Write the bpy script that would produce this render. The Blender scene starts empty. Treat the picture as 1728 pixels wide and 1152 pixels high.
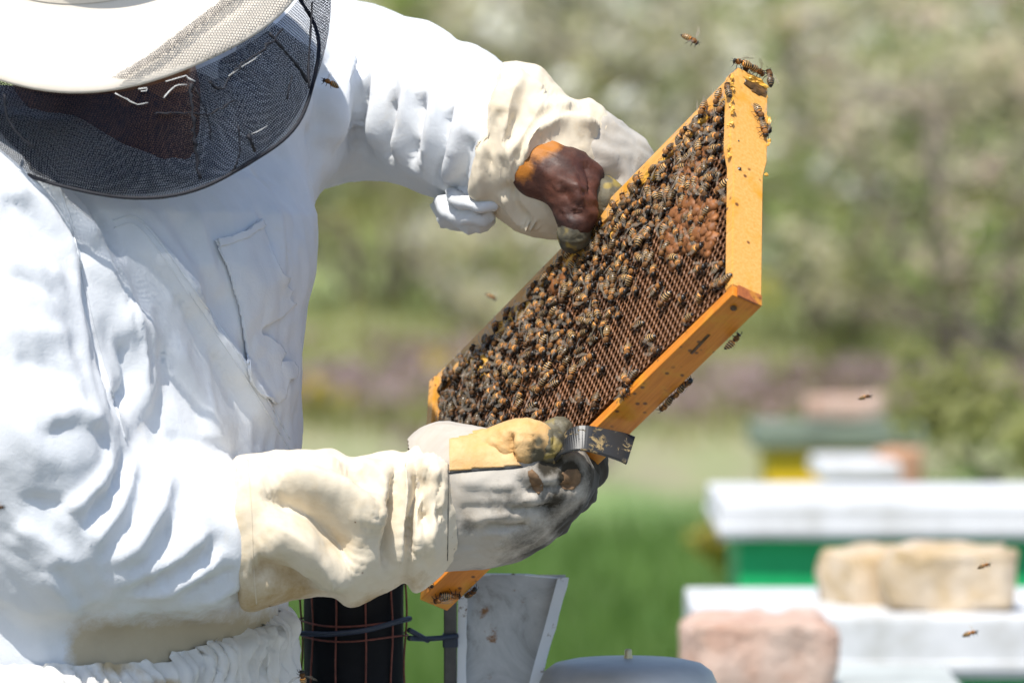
import bpy, bmesh, math, random
import numpy as np
from mathutils import Vector, Matrix
from mathutils.bvhtree import BVHTree

random.seed(7)
rng = np.random.default_rng(11)
SC = bpy.context.scene
COL = SC.collection

# ------------------------------------------------------------------ camera
PITCH = math.radians(2.0)
CAMPOS = np.array([0.0, 0.0, 1.37])
FOCUS = 4.45                      # metres from lens to the comb
KPX = 9600.0                      # 200 mm lens on a 36 mm, 1728 px wide picture
AX_R = np.array([1.0, 0, 0])
AX_F = np.array([0, math.cos(PITCH), -math.sin(PITCH)])
AX_U = np.array([0, math.sin(PITCH), math.cos(PITCH)])
cam_d = bpy.data.cameras.new('camera')
cam = bpy.data.objects.new('camera', cam_d); COL.objects.link(cam)
cam.location = CAMPOS
cam.rotation_euler = (math.radians(90) - PITCH, 0, 0)
cam_d.sensor_width = 36; cam_d.lens = 200
cam_d.clip_start = 0.1; cam_d.clip_end = 2000
cam_d.dof.use_dof = True
cam_d.dof.focus_distance = FOCUS - 0.01
cam_d.dof.aperture_fstop = 7.2
SC.camera = cam

# ------------------------------------------------------------------ light
SUN_CAM = np.array([-0.20, 0.84, 0.47])          # towards the sun: right, up, towards the viewer
sun_w = SUN_CAM[0]*AX_R + SUN_CAM[1]*AX_U - SUN_CAM[2]*AX_F
sun_w /= np.linalg.norm(sun_w)
world = bpy.data.worlds.new('World'); SC.world = world; world.use_nodes = True
wn = world.node_tree
bg = wn.nodes['Background']
sky = wn.nodes.new('ShaderNodeTexSky'); sky.sky_type = 'NISHITA'; sky.sun_disc = False
sky.sun_elevation = math.asin(sun_w[2]); sky.sun_rotation = math.atan2(sun_w[0], sun_w[1])
wn.links.new(sky.outputs[0], bg.inputs[0]); bg.inputs[1].default_value = 0.11
sd = bpy.data.lights.new('sun', 'SUN'); sd.energy = 3.6; sd.angle = math.radians(0.5); sd.color = (1, 0.95, 0.87)
so = bpy.data.objects.new('sun', sd); COL.objects.link(so)
so.rotation_euler = Vector(sun_w).to_track_quat('Z', 'Y').to_euler()
SC.view_settings.view_transform = 'Standard'; SC.view_settings.look = 'None'
SC.view_settings.gamma = 1; SC.view_settings.exposure = 0.60
SC.cycles.max_bounces = 5; SC.cycles.diffuse_bounces = 3; SC.cycles.glossy_bounces = 2; SC.cycles.transparent_max_bounces = 10
SC.cycles.use_denoising = True

# ------------------------------------------------------------------ coordinates
# stage axes: x right, y up, z towards the viewer, origin on the line of sight at the comb
def Q(px, py, zmm=0.0):
    d = FOCUS - zmm*0.001
    return np.array([(px-864.0)/KPX*d, (576.0-py)/KPX*d, zmm*0.001])
def W(p):
    p = np.asarray(p, float)
    return CAMPOS + p[..., 0:1]*AX_R + p[..., 1:2]*AX_U + (FOCUS - p[..., 2:3])*AX_F
def w1(p): return W(np.asarray(p)[None])[0]
UPC = np.array([0, math.cos(PITCH), math.sin(PITCH)])    # world up in stage axes
def at(px, py, dist):                                     # a point seen at this place at forward distance dist
    return w1(Q(px, py, (FOCUS-dist)*1000))

# ------------------------------------------------------------------ noise
def _hash(i, j, k, seed):
    h = (i.astype(np.int64)*374761393 + j.astype(np.int64)*668265263 + k.astype(np.int64)*2147483647 + seed*1274126177) & 0xFFFFFFFF
    h = ((h ^ (h >> 13))*1274126177) & 0xFFFFFFFF
    return ((h ^ (h >> 16)) & 0xFFFF)/65535.0*2-1
def noise(p, scale=1.0, seed=0, octaves=1):
    p = np.asarray(p, float)*scale; out = np.zeros(len(p)); a = 1.0
    for o in range(octaves):
        q = np.floor(p).astype(np.int64); f = p-q; f = f*f*(3-2*f); r = 0
        for dx in (0, 1):
            for dy in (0, 1):
                for dz in (0, 1):
                    wgt = (f[:, 0] if dx else 1-f[:, 0])*(f[:, 1] if dy else 1-f[:, 1])*(f[:, 2] if dz else 1-f[:, 2])
                    r = r + wgt*_hash(q[:, 0]+dx, q[:, 1]+dy, q[:, 2]+dz, seed+o*17)
        out += a*r; a *= 0.5; p = p*2.03
    return out

# ------------------------------------------------------------------ materials
class MT:
    def __init__(s, name):
        s.m = bpy.data.materials.new(name); s.m.use_nodes = True
        s.t = s.m.node_tree; s.b = s.t.nodes['Principled BSDF']; s.out = s.t.nodes['Material Output']
    def n(s, typ, **kw):
        nd = s.t.nodes.new(typ)
        for k, v in kw.items():
            if k.startswith('i_'):
                key = k[2:]
                nd.inputs[int(key) if key.isdigit() else key].default_value = v
            else: setattr(nd, k, v)
        return nd
    def l(s, a, b): s.t.links.new(a, b)
    def coord(s, which='Object'): return s.n('ShaderNodeTexCoord').outputs[which]
    def noise(s, scale, detail=4, rough=0.6, vec=None, dist=0.0):
        nd = s.n('ShaderNodeTexNoise'); nd.inputs['Scale'].default_value = scale
        nd.inputs['Detail'].default_value = detail; nd.inputs['Roughness'].default_value = rough
        nd.inputs['Distortion'].default_value = dist
        s.l(vec if vec is not None else s.coord(), nd.inputs['Vector']); return nd.outputs['Fac']
    def ramp(s, fac, stops):
        r = s.n('ShaderNodeValToRGB'); e = r.color_ramp.elements
        while len(e) < len(stops): e.new(0.5)
        for el, (p, c) in zip(e, stops):
            el.position = p; el.color = (c[0], c[1], c[2], 1) if not isinstance(c, (int, float)) else (c, c, c, 1)
        s.l(fac, r.inputs[0]); return r.outputs[0]
    def mix(s, fac, a, b, mode='MIX'):
        m = s.n('ShaderNodeMix', data_type='RGBA', blend_type=mode)
        if isinstance(fac, (int, float)): m.inputs[0].default_value = fac
        else: s.l(fac, m.inputs[0])
        for v, i in ((a, 6), (b, 7)):
            if isinstance(v, tuple): m.inputs[i].default_value = (*v[:3], 1)
            else: s.l(v, m.inputs[i])
        return m.outputs[2]
    def math(s, op, a, b=None):
        m = s.n('ShaderNodeMath', operation=op)
        for v, i in ((a, 0), (b, 1)):
            if v is None: continue
            if isinstance(v, (int, float)): m.inputs[i].default_value = v
            else: s.l(v, m.inputs[i])
        return m.outputs[0]
    def base(s, c):
        if isinstance(c, tuple): s.b.inputs['Base Color'].default_value = (*c, 1)
        else: s.l(c, s.b.inputs['Base Color'])
        return s
    def rough(s, r):
        if isinstance(r, (int, float)): s.b.inputs['Roughness'].default_value = r
        else: s.l(r, s.b.inputs['Roughness'])
        return s
    def bump(s, h, strength=0.3, dist=0.002):
        prev = s.b.inputs['Normal'].links[0].from_socket if s.b.inputs['Normal'].links else None
        bp = s.n('ShaderNodeBump'); bp.inputs['Strength'].default_value = strength; bp.inputs['Distance'].default_value = dist
        s.l(h, bp.inputs['Height'])
        if prev: s.l(prev, bp.inputs['Normal'])
        s.l(bp.outputs[0], s.b.inputs['Normal']); return s
    def attr(s, name): return s.n('ShaderNodeAttribute', attribute_name=name).outputs['Fac']
def plain(name, c, r=0.6, metal=0.0, var=0.15, scale=60, spec=None):
    m = MT(name); f = m.noise(scale)
    lo = tuple(max(0, x*(1-var)) for x in c); hi = tuple(min(1, x*(1+var)) for x in c)
    m.base(m.ramp(f, [(0.3, lo), (0.7, hi)])).rough(r); m.b.inputs['Metallic'].default_value = metal
    if spec is not None: m.b.inputs['Specular IOR Level'].default_value = spec
    return m.m

def cloth(name, c, stain=None, stain_lo=0.55, stain_hi=0.75, dirt_shade_attr=None, dirt_shade_col=(0.1, 0.085, 0.06), wr=0.5, weave=900, specks=True):
    m = MT(name); v = m.coord()
    f = m.noise(30, 5, 0.65)
    col = m.ramp(f, [(0.3, tuple(x*0.93 for x in c)), (0.7, c)])
    if stain:
        s1 = m.ramp(m.noise(11, 6, 0.7, dist=0.6), [(stain_lo, 0.0), (stain_hi, 1.0)])
        col = m.mix(s1, col, stain)
        if specks:
            sp = m.n('ShaderNodeTexVoronoi'); sp.inputs['Scale'].default_value = 95; m.l(v, sp.inputs['Vector'])
            s2 = m.math('MULTIPLY', m.ramp(sp.outputs['Distance'], [(0.05, 1.0), (0.10, 0.0)]), m.ramp(m.noise(13, 2), [(0.58, 0.0), (0.65, 1.0)]))
            col = m.mix(s2, col, (0.2, 0.1, 0.04))
    if dirt_shade_attr:
        a = m.attr(dirt_shade_attr)
        n = m.noise(70, 6, 0.75)
        k = m.math('SUBTRACT', m.math('ADD', m.math('MULTIPLY', a, 1.5), n), 0.85)
        col = m.mix(m.ramp(k, [(0.0, 0.0), (0.55, 1.0)]), col, dirt_shade_col)
    m.base(col).rough(0.92)
    m.b.inputs['Specular IOR Level'].default_value = 0.2
    m.b.inputs['Sheen Weight'].default_value = 0.15
    # weave and small creases
    m.bump(m.noise(150, 4, 0.65, dist=0.8), wr, 0.0016)
    return m.m

M = {}
M['jacket'] = cloth('white cotton jacket', (0.77, 0.80, 0.84), (0.72, 0.68, 0.58), 0.62, 0.9, 'dirt', (0.50, 0.43, 0.31), wr=0.26, specks=False)
M['pocket'] = cloth('white cotton pocket', (0.76, 0.79, 0.83), wr=0.3)
M['gauntlet'] = cloth('cream canvas', (0.76, 0.67, 0.52), (0.60, 0.46, 0.27), 0.52, 0.80, 'dirt', (0.46, 0.32, 0.15), wr=0.18)
M['canvas'] = cloth('grey white glove canvas', (0.52, 0.48, 0.42), (0.42, 0.35, 0.26), 0.50, 0.75, 'dirt', (0.045, 0.037, 0.025), wr=0.2, weave=500)
M['trousers'] = cloth('white work trousers', (0.76, 0.75, 0.72), (0.55, 0.45, 0.27), 0.56, 0.75, 'dirt', (0.5, 0.4, 0.25), wr=0.2)
M['hat'] = cloth('cream felt hat', (0.77, 0.70, 0.60), (0.70, 0.6, 0.45), 0.68, 0.9, wr=0.12)
def leather(name, c, c2, dirt):
    m = MT(name)
    f = m.noise(28, 5, 0.7)
    col = m.ramp(f, [(0.32, c2), (0.62, c)])
    a = m.attr('dirt'); n = m.noise(110, 5, 0.7)
    k = m.math('SUBTRACT', m.math('ADD', m.math('MULTIPLY', a, 1.5), n), 0.85)
    m.base(m.mix(m.ramp(k, [(0.0, 0.0), (0.5, 1.0)]), col, dirt))
    m.rough(m.ramp(m.noise(60, 3), [(0.3, 0.50), (0.7, 0.8)]))
    m.bump(m.noise(120, 5, 0.7, dist=1.2), 0.4, 0.0022)
    return m.m
M['yellow_leather'] = leather('worn yellow leather', (0.70, 0.47, 0.23), (0.62, 0.35, 0.11), (0.10, 0.085, 0.05))
M['brown_leather'] = leather('dark brown leather', (0.105, 0.032, 0.016), (0.03, 0.011, 0.008), (0.42, 0.15, 0.014))
M['dirty_tip'] = leather('propolis crusted fingertip', (0.16, 0.14, 0.085), (0.045, 0.042, 0.032), (0.3, 0.22, 0.05))
M['skin'] = plain('tanned skin', (0.30, 0.145, 0.085), 0.5, var=0.35, scale=40)
M['hair'] = plain('dark hair', (0.03, 0.022, 0.018), 0.7)
M['ribbon'] = plain('black binding', (0.012, 0.013, 0.02), 0.7, scale=300)
M['white_thread'] = plain('white thread', (0.8, 0.8, 0.78), 0.8)
# ---- net: hexagonal thread lattice, holes are open
def net(name, pitch, thread, col):
    m = MT(name); uv = m.coord('UV')
    mp = m.n('ShaderNodeMapping'); mp.inputs['Scale'].default_value = (1/pitch, 1/(pitch*0.866), 1); m.l(uv, mp.inputs['Vector'])
    sp = m.n('ShaderNodeSeparateXYZ'); m.l(mp.outputs[0], sp.inputs[0])
    # hexagon lattice from the distance to the nearest of two interleaved grids
    def grid(ox, oy):
        x = m.math('SUBTRACT', m.math('FRACT', m.math('ADD', sp.outputs[0], ox)), 0.5)
        y = m.math('SUBTRACT', m.math('FRACT', m.math('ADD', m.math('MULTIPLY', sp.outputs[1], 0.5), oy)), 0.5)
        y = m.math('MULTIPLY', y, 1.732)
        x = m.math('ABSOLUTE', x); y = m.math('ABSOLUTE', y)
        return m.math('MAXIMUM', x, m.math('ADD', m.math('MULTIPLY', x, 0.5), m.math('MULTIPLY', y, 0.866)))
    d = m.math('MINIMUM', grid(0, 0), grid(0.5, 0.5))
    fac = m.math('GREATER_THAN', d, 0.5-thread)
    m.base(col).rough(0.8); m.b.inputs['Specular IOR Level'].default_value = 0.1
    tr = m.n('ShaderNodeBsdfTransparent'); mx = m.n('ShaderNodeMixShader')
    m.l(fac, mx.inputs[0]); m.l(tr.outputs[0], mx.inputs[1]); m.l(m.b.outputs[0], mx.inputs[2])
    m.l(mx.outputs[0], m.out.inputs[0]); return m.m
M['net'] = net('dark veil net', 0.0022, 0.145, (0.003, 0.006, 0.015))
M['net_light'] = net('single layer veil net', 0.0022, 0.07, (0.02, 0.022, 0.03))
M['net_hem'] = net('dark veil hem net', 0.0018, 0.12, (0.02, 0.022, 0.035))
def wood(name, c1, c2, spots=True, rough=0.5):
    m = MT(name); v = m.coord()
    mp = m.n('ShaderNodeMapping'); mp.inputs['Scale'].default_value = (4, 70, 70); m.l(v, mp.inputs['Vector'])
    g = m.noise(6, 5, 0.6, mp.outputs[0])
    col = m.ramp(g, [(0.3, c2), (0.65, c1)])
    if spots:
        s = m.ramp(m.noise(38, 5, 0.65, v), [(0.52, 0.0), (0.70, 1.0)])
        col = m.mix(s, col, (0.66, 0.30, 0.02))
        vo = m.n('ShaderNodeTexVoronoi'); vo.inputs['Scale'].default_value = 110; m.l(v, vo.inputs['Vector'])
        s2 = m.math('MULTIPLY', m.ramp(vo.outputs['Distance'], [(0.12, 1.0), (0.24, 0.0)]), m.ramp(m.noise(30, 2, 0.5, v), [(0.50, 0.0), (0.56, 1.0)]))
        col = m.mix(s2, col, (0.16, 0.06, 0.012))
    m.base(col).rough(rough); m.bump(g, 0.25, 0.0008); m.bump(m.noise(160, 3, 0.6, v), 0.25, 0.0008)
    return m.m
M['frame_wood'] = wood('propolised pine', (0.78, 0.42, 0.12), (0.68, 0.31, 0.05))
M['frame_wood_dark'] = wood('orange stained pine', (0.72, 0.26, 0.02), (0.55, 0.17, 0.01))
M['rust_end'] = wood('reddish end grain', (0.42, 0.13, 0.03), (0.25, 0.07, 0.02))
M['wax'] = plain('yellow burr wax', (0.80, 0.42, 0.06), 0.45, var=0.3, scale=120)
M['propolis'] = plain('dark propolis', (0.10, 0.05, 0.012), 0.4, var=0.6, scale=150)
def comb_mat():
    m = MT('old brown comb wax'); f = m.noise(22, 4)
    m.base(m.ramp(f, [(0.3, (0.018, 0.007, 0.004)), (0.7, (0.065, 0.024, 0.009))])).rough(0.45)  # inner cell walls darkened in colour to stand for shade in the cells
    m.bump(m.noise(700, 2), 0.3, 0.0005); return m.m
M['comb'] = comb_mat()
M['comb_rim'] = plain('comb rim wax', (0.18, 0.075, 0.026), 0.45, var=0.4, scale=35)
M['hole'] = plain('dirty tan underlayer', (0.17, 0.10, 0.05), 0.8, var=0.5, scale=120)
M['cell_floor'] = plain('dark cell floor', (0.012, 0.006, 0.003), 0.6)  # floor blackened in colour like the walls, for shade in the cells
M['cap'] = plain('capped brood wax', (0.25, 0.092, 0.024), 0.6, var=0.55, scale=140)
# bees
M['bee_dark'] = plain('bee black brown', (0.014, 0.010, 0.007), 0.3, scale=900)
M['bee_band'] = plain('bee tan band', (0.50, 0.23, 0.05), 0.6, var=0.35, scale=900)
M['bee_pale'] = plain('bee pale hair band', (0.46, 0.31, 0.13), 0.8, var=0.3, scale=900)
M['bee_fuzz'] = plain('bee brown fuzz', (0.15, 0.07, 0.018), 0.9, var=0.8, scale=1500)
for k_ in ('bee_band', 'bee_pale', 'bee_fuzz'):
    nt = M[k_].node_tree; bs = nt.nodes['Principled BSDF']; src = bs.inputs['Base Color'].links[0].from_socket
    oi = nt.nodes.new('ShaderNodeObjectInfo'); rp = nt.nodes.new('ShaderNodeValToRGB'); rp.color_ramp.elements[0].color = (0.45, 0.42, 0.40, 1); rp.color_ramp.elements[1].color = (1.9, 1.7, 1.5, 1)
    mx = nt.nodes.new('ShaderNodeMix'); mx.data_type = 'RGBA'; mx.blend_type = 'MULTIPLY'; mx.inputs[0].default_value = 1
    nt.links.new(oi.outputs['Random'], rp.inputs[0]); nt.links.new(src, mx.inputs[6]); nt.links.new(rp.outputs[0], mx.inputs[7]); nt.links.new(mx.outputs[2], bs.inputs['Base Color'])
def wing_mat():
    m = MT('bee wing'); m.base((0.40, 0.33, 0.25)).rough(0.18)
    tr = m.n('ShaderNodeBsdfTransparent'); mx = m.n('ShaderNodeMixShader'); mx.inputs[0].default_value = 0.27
    m.l(tr.outputs[0], mx.inputs[1]); m.l(m.b.outputs[0], mx.inputs[2]); m.l(mx.outputs[0], m.out.inputs[0]); return m.m
M['wing'] = wing_mat()
# metal things
def steel():
    m = MT('waxy tool steel')
    f = m.ramp(m.noise(85, 6, 0.75, dist=0.5), [(0.55, 0.0), (0.60, 1.0)])
    m.base(m.mix(f, (0.035, 0.036, 0.037), (0.34, 0.25, 0.12)))
    m.rough(m.mix(f, (0.32, 0.32, 0.32), (0.8, 0.8, 0.8))); m.b.inputs['Metallic'].default_value = 0.45
    m.bump(f, 0.5, 0.0012); return m.m
M['steel'] = steel()
def tin():
    m = MT('weathered tin sheet'); g = m.noise(16, 6, 0.7, dist=0.8)
    c = m.ramp(g, [(0.28, (0.20, 0.185, 0.165)), (0.44, (0.42, 0.43, 0.43)), (0.7, (0.58, 0.59, 0.58))])
    r = m.ramp(m.noise(38, 5, 0.7), [(0.62, 0.0), (0.70, 1.0)])
    m.base(m.mix(r, c, (0.24, 0.12, 0.05))).rough(0.55); m.b.inputs['Metallic'].default_value = 0.25
    m.bump(m.noise(40, 4), 0.2, 0.002); return m.m
M['tin'] = tin()
def flange():
    m = MT('white painted flange')
    r = m.ramp(m.noise(60, 5, 0.7), [(0.60, 0.0), (0.66, 1.0)])
    m.base(m.mix(r, (0.72, 0.75, 0.77), (0.16, 0.09, 0.05))).rough(0.5); return m.m
M['flange'] = flange()
M['soot'] = plain('sooty black can', (0.005, 0.005, 0.006), 0.7, scale=25, var=0.6, spec=0.2)
M['rust_wire'] = plain('rusty wire', (0.16, 0.045, 0.028), 0.7, scale=200, var=0.4)
M['dark_wire'] = plain('dark blue black wire', (0.02, 0.03, 0.05), 0.5)
M['post'] = plain('grey weathered post', (0.10, 0.095, 0.085), 0.8, scale=30, var=0.4)
M['galv'] = plain('galvanised lid', (0.52, 0.50, 0.46), 0.5, 0.3, scale=9, var=0.25)
M['brass'] = plain('pale brass knob', (0.6, 0.5, 0.3), 0.4, 0.5)
def weathered():
    m = MT('weathered white paint'); c = m.ramp(m.noise(9, 5, 0.7), [(0.3, (0.50, 0.50, 0.48)), (0.5, (0.66, 0.67, 0.68)), (0.7, (0.74, 0.75, 0.77))])
    g = m.ramp(m.noise(5, 5, 0.7, dist=1.0), [(0.55, 0.0), (0.72, 0.7)])
    m.base(m.mix(g, c, (0.42, 0.40, 0.35))).rough(0.7); m.bump(m.noise(25, 4), 0.3, 0.004); return m.m
M['white_paint'] = weathered()
M['grey_paint'] = plain('grey lid', (0.45, 0.48, 0.46), 0.7, scale=6, var=0.25)
M['green_paint'] = plain('green hive paint', (0.004, 0.40, 0.12), 0.5, scale=9, var=0.25)
M['yellow_paint'] = plain('yellow hive paint', (0.85, 0.56, 0.01), 0.5, scale=9, var=0.12)
M['olive_paint'] = plain('grey green slab', (0.17, 0.21, 0.155), 0.8, scale=7, var=0.3)
def stone(name, c, c2):
    m = MT(name); f = m.noise(14, 6, 0.7, dist=0.6)
    m.base(m.ramp(f, [(0.35, c2), (0.6, c)])).rough(0.9); m.bump(m.noise(30, 6, 0.7), 0.6, 0.02); return m.m
M['stone_pink'] = stone('pinkish stone', (0.62, 0.47, 0.39), (0.50, 0.31, 0.23))
M['stone_cream'] = stone('cream limestone', (0.66, 0.55, 0.42), (0.50, 0.36, 0.19))
M['brick'] = stone('orange brick', (0.60, 0.36, 0.22), (0.5, 0.25, 0.14))
M['bark'] = plain('grey brown bark', (0.24, 0.20, 0.165), 0.9, scale=20, var=0.4)
def leafmat(name, c, t=0.45, sc=3.0, lo=0.6):
    m = MT(name); m.base(m.ramp(m.noise(sc, 4, 0.7), [(0.3, tuple(x*lo for x in c)), (0.7, tuple(min(1, x*1.35) for x in c))])).rough(0.6)
    m.b.inputs['Subsurface Weight'].default_value = 0
    tl = m.n('ShaderNodeBsdfTranslucent'); tl.inputs[0].default_value = (c[0]*1.3, c[1]*1.3, c[2]*0.8, 1)
    mx = m.n('ShaderNodeMixShader'); mx.inputs[0].default_value = t
    m.l(m.b.outputs[0], mx.inputs[1]); m.l(tl.outputs[0], mx.inputs[2]); m.l(mx.outputs[0], m.out.inputs[0]); return m.m
M['leaf_fresh'] = leafmat('fresh green leaf', (0.20, 0.28, 0.065))
M['leaf_olive'] = leafmat('olive leaf', (0.29, 0.30, 0.11))
M['leaf_grey'] = leafmat('pale cream leaf', (0.60, 0.56, 0.41))  # crown leaf colour, lightened to offset the shade inside the bushes
M['leaf_dark'] = leafmat('dark green leaf', (0.13, 0.20, 0.08))
M['grass'] = leafmat('grass blade', (0.13, 0.22, 0.05), 0.4, 0.9, 0.4)
M['blossom'] = leafmat('white blossom', (0.80, 0.78, 0.74), 0.3)
M['blossom_pink'] = leafmat('pinkish blossom', (0.62, 0.48, 0.44), 0.3)
M['petal_yellow'] = leafmat('yellow petals', (0.62, 0.50, 0.07), 0.3)
M['petal_mauve'] = leafmat('mauve petals', (0.40, 0.30, 0.31), 0.3)
M['boot'] = plain('black rubber boot', (0.02, 0.02, 0.02), 0.5)

# ------------------------------------------------------------------ mesh helpers
def mesh_np(name, V, faces, mats, mi=None, smooth=True, uv=None, dirt=None):
    """V (n,3); faces: array (m,3|4) or list of tuples"""
    me = bpy.data.meshes.new(name)
    V = np.asarray(V, np.float32)
    if isinstance(faces, np.ndarray):
        k = faces.shape[1]; n = len(faces)
        me.vertices.add(len(V)); me.vertices.foreach_set('co', V.ravel())
        me.loops.add(n*k); me.loops.foreach_set('vertex_index', faces.astype(np.int32).ravel())
        me.polygons.add(n); me.polygons.foreach_set('loop_start', np.arange(0, n*k, k, dtype=np.int32))
        try: me.polygons.foreach_set('loop_total', np.full(n, k, np.int32))
        except Exception: pass
        me.update(calc_edges=True)
    else:
        me.from_pydata([tuple(map(float, v)) for v in V], [], [tuple(int(i) for i in f) for f in faces]); me.update()
    for m in (mats if isinstance(mats, (list, tuple)) else [mats]): me.materials.append(M[m] if isinstance(m, str) else m)
    if mi is not None: me.polygons.foreach_set('material_index', np.asarray(mi, np.int32))
    me.polygons.foreach_set('use_smooth', np.full(len(me.polygons), smooth))
    if uv is not None:
        l = me.uv_layers.new(name='UVMap'); li = np.zeros(len(me.loops), np.int32); me.loops.foreach_get('vertex_index', li)
        l.data.foreach_set('uv', np.asarray(uv, np.float32)[li].ravel())
    if dirt is not None:
        a = me.attributes.new('dirt', 'FLOAT', 'POINT'); a.data.foreach_set('value', np.asarray(dirt, np.float32))
    me.validate()
    return me
def link(name, me, parent=None, loc=None):
    o = bpy.data.objects.new(name, me); COL.objects.link(o)
    if parent is not None: o.parent = parent
    if loc is not None: o.location = loc
    return o
def tag(o, label=None, cat=None, group=None, kind=None):
    if label: o['label'] = label
    if cat: o['category'] = cat
    if group: o['group'] = group
    if kind: o['kind'] = kind
    return o
def empty(name, loc=(0, 0, 0), mat=None):
    o = bpy.data.objects.new(name, None); COL.objects.link(o); o.empty_display_size = 0.05
    if mat is not None: o.matrix_world = mat
    else: o.location = loc
    return o
def stage_mesh(name, root, V, faces, mats, **kw):
    """mesh given in stage axes, child of an unrotated Empty (or a part of one)"""
    base = root
    while base.parent is not None: base = base.parent
    o0 = np.array(base.location)
    return link(name, mesh_np(name, W(V)-o0, faces, mats, **kw), root)
def vnormals(V, F):
    F = np.asarray(F); n = np.zeros_like(V)
    fn = np.cross(V[F[:, 1]]-V[F[:, 0]], V[F[:, 2]]-V[F[:, 0]])
    if F.shape[1] == 4: fn = fn+np.cross(V[F[:, 2]]-V[F[:, 0]], V[F[:, 3]]-V[F[:, 0]])
    for i in range(F.shape[1]): np.add.at(n, F[:, i], fn)
    return n/(np.linalg.norm(n, axis=1, keepdims=True)+1e-12)
def smooth_mesh(V, F, it=1, lam=0.5):
    E = np.concatenate([np.stack([F[:, i], F[:, (i+1) % F.shape[1]]], 1) for i in range(F.shape[1])])
    deg = np.zeros(len(V)); np.add.at(deg, E[:, 0], 1); np.add.at(deg, E[:, 1], 1)
    for _ in range(it):
        s = np.zeros_like(V); np.add.at(s, E[:, 0], V[E[:, 1]]); np.add.at(s, E[:, 1], V[E[:, 0]])
        V = V+lam*(s/deg[:, None]-V)
    return V
# ---- implicit surfaces
def cap(p, a, b, ra, rb):
    a = np.asarray(a, float); b = np.asarray(b, float); ab = b-a
    t = np.clip(((p-a)@ab)/(ab@ab+1e-12), 0, 1)
    return np.linalg.norm(p-(a+t[:, None]*ab), axis=1)-(ra+(rb-ra)*t)
def smin(a, b, k):
    h = np.clip(0.5+0.5*(b-a)/k, 0, 1)
    return b+(a-b)*h-k*h*(1-h)
def chain(p, pts, k=0.01):
    """pts: list of (point, radius); smooth chain of tapered capsules"""
    d = None
    for (a, ra), (b, rb) in zip(pts[:-1], pts[1:]):
        c = cap(p, a, b, ra, rb); d = c if d is None else smin(d, c, k)
    return d
def ell(p, c, axes, rad):
    q = (p-np.asarray(c))@np.asarray(axes).T; r = np.asarray(rad)
    k0 = np.linalg.norm(q/r, axis=1); k1 = np.linalg.norm(q/(r*r), axis=1)+1e-9
    return k0*(k0-1)/k1
def isosurf(fn, lo, hi, h):
    lo = np.asarray(lo, float); n = np.ceil((np.asarray(hi)-lo)/h).astype(int)+1
    ax = [lo[i]+h*np.arange(n[i]) for i in range(3)]
    f = np.empty(tuple(n), np.float32)
    for i in range(n[0]):
        g = np.stack(np.meshgrid(ax[0][i:i+1], ax[1], ax[2], indexing='ij'), -1).reshape(-1, 3)
        f[i] = fn(g).reshape(n[1], n[2])
    ins = f < 0
    c = [ins[dx:n[0]-1+dx, dy:n[1]-1+dy, dz:n[2]-1+dz] for dx in (0, 1) for dy in (0, 1) for dz in (0, 1)]
    s = sum(x.astype(np.int8) for x in c); mask = (s > 0) & (s < 8)
    ijk = np.argwhere(mask); idx = -np.ones(mask.shape, np.int64); idx[mask] = np.arange(len(ijk))
    acc = np.zeros((len(ijk), 3)); cnt = np.zeros(len(ijk))
    offs = [(dx, dy, dz) for dx in (0, 1) for dy in (0, 1) for dz in (0, 1)]
    for a in offs:
        for ax_ in range(3):
            if a[ax_] == 1: continue
            b = list(a); b[ax_] = 1
            fa = f[ijk[:, 0]+a[0], ijk[:, 1]+a[1], ijk[:, 2]+a[2]]; fb = f[ijk[:, 0]+b[0], ijk[:, 1]+b[1], ijk[:, 2]+b[2]]
            m = (fa < 0) != (fb < 0); t = np.where(m, fa/(fa-fb+1e-20), 0)
            pnt = np.array(a, float)+t[:, None]*(np.array(b)-np.array(a))
            acc += pnt*m[:, None]; cnt += m
    V = lo+h*(ijk+acc/cnt[:, None])
    Fs = []
    for ax_ in range(3):
        o1, o2 = (ax_+1) % 3, (ax_+2) % 3
        sl0 = [slice(None)]*3; sl1 = [slice(None)]*3; sl0[ax_] = slice(0, n[ax_]-1); sl1[ax_] = slice(1, n[ax_])
        A = ins[tuple(sl0)]; B = ins[tuple(sl1)]
        e = np.argwhere(A != B)
        e = e[(e[:, o1] > 0) & (e[:, o2] > 0) & (e[:, o1] < n[o1]-1) & (e[:, o2] < n[o2]-1)]
        sg = A[e[:, 0], e[:, 1], e[:, 2]]
        q = []
        for d1, d2 in ((-1, -1), (0, -1), (0, 0), (-1, 0)):
            w = e.copy(); w[:, o1] += d1; w[:, o2] += d2; q.append(idx[w[:, 0], w[:, 1], w[:, 2]])
        q = np.stack(q, 1); q[~sg] = q[~sg][:, ::-1]; Fs.append(q)
    F = np.concatenate(Fs)
    V = smooth_mesh(V, F, 1, 0.5)
    for _ in range(2):
        d = fn(V); e = h*0.2
        g = np.stack([(fn(V+np.eye(3)[i]*e)-fn(V-np.eye(3)[i]*e)) for i in range(3)], 1)/(2*e)
        V = V-(d/(np.sum(g*g, 1)+1e-6)).clip(-h, h)[:, None]*g
    return V, F
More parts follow.
